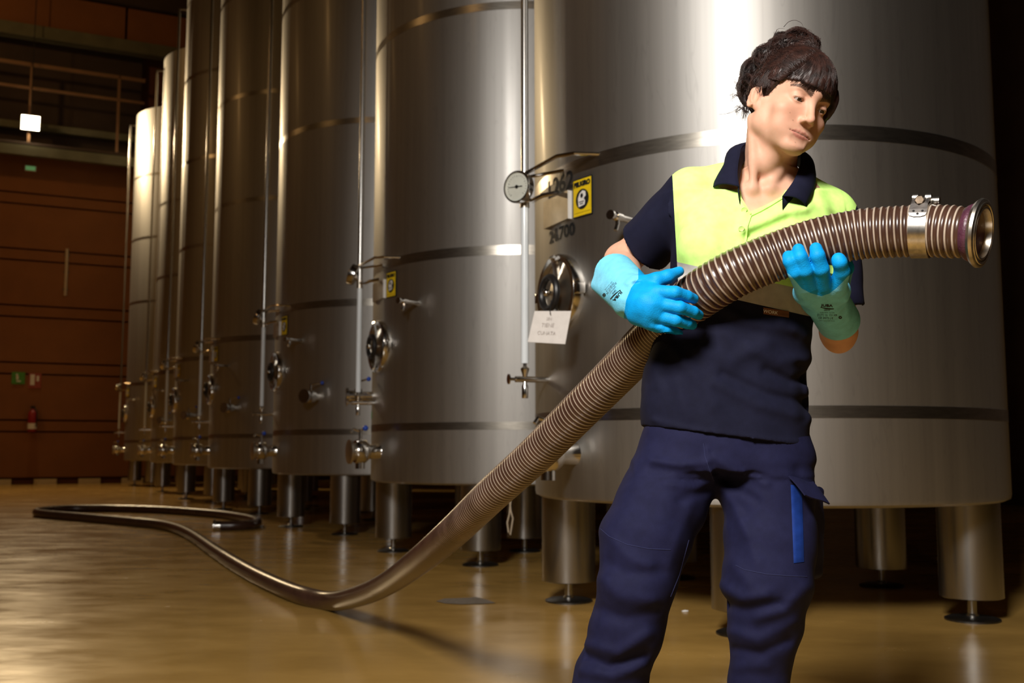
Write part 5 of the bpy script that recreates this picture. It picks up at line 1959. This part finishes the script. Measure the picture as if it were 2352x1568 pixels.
def mk_attr(bound):
    def f(V):
        px, py = proj(V[:, 0], V[:, 1], V[:, 2])
        return {'coat': bound(px, py)}
    return f


g = Grid((0.13, 1.88, 1.02), (0.40, 2.26, 1.22), 0.0019)
# cuff, flared towards the elbow
CU0, CU1 = P(1398, 626, 2.175), P(1456, 682, 2.045)
g.add(rcone(CU0 + Vector((0.006, 0, 0.004)), CU1, 0.0405, 0.0400), 0)
g.add(rcone(P(1371, 656, 2.165), P(1447, 688, 2.055), 0.0120, 0.034), 0.020)
g.add(rcone(P(1430, 616, 2.165), P(1458, 668, 2.055), 0.0200, 0.032), 0.020)
cd = (CU1 - CU0).normalized()
g.cut(half(CU0, -cd * -1, np.array(CU0) - 0.09, np.array(CU0) + 0.09), 0) if False else g.cut(half(CU0 + cd * 0.006, cd, np.array(CU0) - 0.08, np.array(CU0) + 0.08), 0)

# back of the hand
g.add(rcone(CU1, P(1490, 700, 1.990), 0.037, 0.034), 0.016)
g.add(rcone(P(1472, 668, 2.02), P(1508, 672, 1.978), 0.026, 0.0150), 0.012)
g.add(rcone(P(1478, 690, 2.0), P(1514, 698, 1.974), 0.026, 0.0150), 0.012)
g.add(rcone(P(1474, 712, 2.0), P(1506, 723, 1.978), 0.026, 0.0140), 0.012)
g.add(rcone(P(1466, 722, 2.01), P(1492, 741, 1.990), 0.022, 0.0130), 0.012)
# fingers lying over and round the hose
chain(g, [(P(1508, 671, 1.976), 0.0145), (P(1551, 672, 1.958), 0.0128), (P(1578, 680, 1.970), 0.0112), (P(1593, 686, 1.984), 0.0100)], 0.003)
chain(g, [(P(1514, 698, 1.974), 0.0140), (P(1562, 706, 1.960), 0.0122), (P(1592, 716, 1.976), 0.0110), (P(1605, 723, 1.994), 0.0095)], 0.003)
chain(g, [(P(1506, 724, 1.980), 0.0135), (P(1552, 735, 1.972), 0.0120), (P(1578, 742, 1.988), 0.0108), (P(1590, 746, 2.006), 0.0095)], 0.003)
chain(g, [(P(1490, 742, 1.992), 0.0125), (P(1530, 757, 1.990), 0.0115), (P(1550, 764, 2.004), 0.0102), (P(1558, 766, 2.020), 0.0092)], 0.003)
chain(g, [(P(1476, 655, 2.02), 0.0200), (P(1508, 644, 2.000), 0.0150), (P(1534, 635, 2.000), 0.0128), (P(1560, 623, 2.012), 0.0098)], 0.008)
g.disp(folds([([(1440, 650), (1455, 640)], 0.006, 0.004), ([(1430, 690), (1425, 712)], 0.008, 0.003), ([(1458, 652), (1470, 650)], 0.004, -0.004), ([(1500, 752), (1520, 752)], 0.006, 0.003), ([(1485, 735), (1500, 700)], 0.010, 0.002)], 2.10))
brd = [(1466, 640), (1450, 660), (1438, 690), (1433, 725)]


def bound_r(px, py):
    xs = np.interp(py, [q[1] for q in brd], [q[0] for q in brd])
    return (px - xs) * 0.00085


glr = sdf_obj('glove', g, M_GLOVE, person, 1, mk_attr(bound_r))
glr.location = -PX
glr['label'] = 'blue glove gripping the hose from above'
g = Grid((0.46, 1.80, 0.94), (0.74, 2.20, 1.24), 0.0019)
CU0, CU1 = P(1925, 735, 2.125), P(1888, 678, 2.005)
g.add(rcone(CU0, CU1 + Vector((0.003, 0, 0)), 0.0435, 0.0415), 0)
cd = (CU1 - CU0).normalized()
tiltn = (cd + Vector((0.10, 0, 0.15))).normalized()
g.cut(half(CU0 - cd * 0.010, tiltn, np.array(CU0) - 0.085, np.array(CU0) + 0.07), 0)

g.add(rcone(CU1, P(1876, 662, 1.955), 0.043, 0.032), 0.012)
g.add(rcone(P(1846, 664, 1.935), P(1922, 660, 1.930), 0.0175, 0.0195), 0.012)
g.add(rcone(P(1850, 672, 1.965), P(1922, 668, 1.96), 0.024, 0.026), 0.014)
chain(g, [(P(1842, 660, 1.925), 0.0145), (P(1826, 626, 1.893), 0.0128), (P(1814, 600, 1.886), 0.0120), (P(1811, 589, 1.892), 0.0112)], 0.004)
chain(g, [(P(1862, 658, 1.920), 0.0145), (P(1851, 622, 1.888), 0.0132), (P(1838, 590, 1.878), 0.0126), (P(1834, 573, 1.884), 0.0112)], 0.004)
chain(g, [(P(1892, 656, 1.918), 0.0150), (P(1887, 618, 1.884), 0.0136), (P(1878, 587, 1.872), 0.0130), (P(1874, 571, 1.878), 0.0116)], 0.004)
chain(g, [(P(1925, 654, 1.918), 0.0170), (P(1934, 624, 1.890), 0.0140), (P(1929, 603, 1.874), 0.0130), (P(1926, 596, 1.874), 0.0128)], 0.004)
chain(g, [(P(1928, 662, 1.975), 0.018), (P(1944, 615, 2.000), 0.0135), (P(1936, 575, 2.004), 0.0118)], 0.006)
g.disp(folds([([(1868, 700), (1900, 745)], 0.008, 0.0015), ([(1945, 690), (1950, 730)], 0.006, 0.002), ([(1850, 690), (1870, 720)], 0.008, 0.002)], 2.05))
blx = [1800, 1813, 1828, 1841, 1862, 1887, 1905, 1923, 1935, 1946, 1960]
bly = [622, 630, 646, 662, 673, 680, 674, 660, 648, 636, 625]


def bound_l(px, py):
    return (np.interp(px, blx, bly) - py) * 0.00080


gll = sdf_obj('glove', g, M_GLOVE, person, 1, mk_attr(bound_l))
gll.location = -PX
gll['label'] = 'blue glove cradling the hose from below'
# printing on the cuffs
for gl, c0, ux, sgn in ((glr, (1410, 664), (-0.62, 0.70), 1), (gll, (1903, 706), (1, 0.02), 1)):
    bv = bvh_of(gl)
    mb = MB()
    ux = np.array(ux); ux = ux / np.hypot(*ux); uy = np.array((-ux[1], ux[0]))     # uy: down the lines

    def put(txt, u, v, h, xs=1.0, bold=0.0):
        c = (c0[0] + ux[0] * u + uy[0] * v, c0[1] + ux[1] * u + uy[1] * v)
        V, F = text_cast('t', bv, txt, c, ux, h, None, None, 0.0008, xs, bold)
        mb.add(V, F)
    if gl is glr:
        put('JUBA', 6, -17, 6.0, 1.5, 0.03); put('5830', 4, -5, 3.6, 1.2)
        put('EN388 EN374', 2, 0.5, 2.2, 1.1); put('[I] [T] (i) 121 XR', 2, 5, 3.4, 1.0); put('CE 0072 ( E', 2, 9.5, 3.2, 1.2); put('www - instrucciones', 2, 14, 2.0, 1.1)
        rows = (-11.5, 16)
    else:
        put('JUBA', -4, -4.5, 5.5, 1.5, 0.03); put('5830', -4, 5.5, 3.8, 1.3)
        put('EN388  EN374   EN 16350', -3, 11.5, 1.9, 1.1); put('[I] [T]  (i)  121 XR', -3, 17, 4.0, 1.05); put('CE 0072 ( E', -6, 24, 4.2, 1.15); put('www - instrucciones de uso', -3, 30, 2.0, 1.1)
        rows = (0.5, 28)
    # swoosh under the name and the little round mark
    u0 = 6 if gl is glr else -4
    top, bot = [], []
    for k in range(13):
        t = k / 12.0; u = u0 - 15 + 31 * t; v = rows[0] + 3.2 * math.sin(t * 1.9) - 1.0; w = 0.25 + 0.9 * math.sin(t * 2.6)
        for lst, dv in ((top, -w), (bot, w)):
            lst.append(cast(bv, c0[0] + ux[0] * u + uy[0] * (v + dv), c0[1] + ux[1] * u + uy[1] * (v + dv), 0.0008))
    if all(q is not None for q in top + bot):
        mb.add(top + bot, [(k, k + 1, 13 + k + 1, 13 + k) for k in range(12)])
    uc, vc = (24, 8.0) if gl is glr else (27, 22.0)
    ring = []
    for k in range(16):
        a = 2 * math.pi * k / 16
        for rr2 in (1.6, 3.9):
            ring.append(cast(bv, c0[0] + ux[0] * (uc + rr2 * math.cos(a)) + uy[0] * (vc + rr2 * 0.85 * math.sin(a)), c0[1] + ux[1] * (uc + rr2 * math.cos(a)) + uy[1] * (vc + rr2 * 0.85 * math.sin(a)), 0.0008))
    if all(q is not None for q in ring):
        mb.add(ring, [(2 * k, 2 * k + 1, (2 * k + 3) % 32, (2 * k + 2) % 32) for k in range(16)])
    pr = mb.build('cuff_print', M_INK, gl, False)
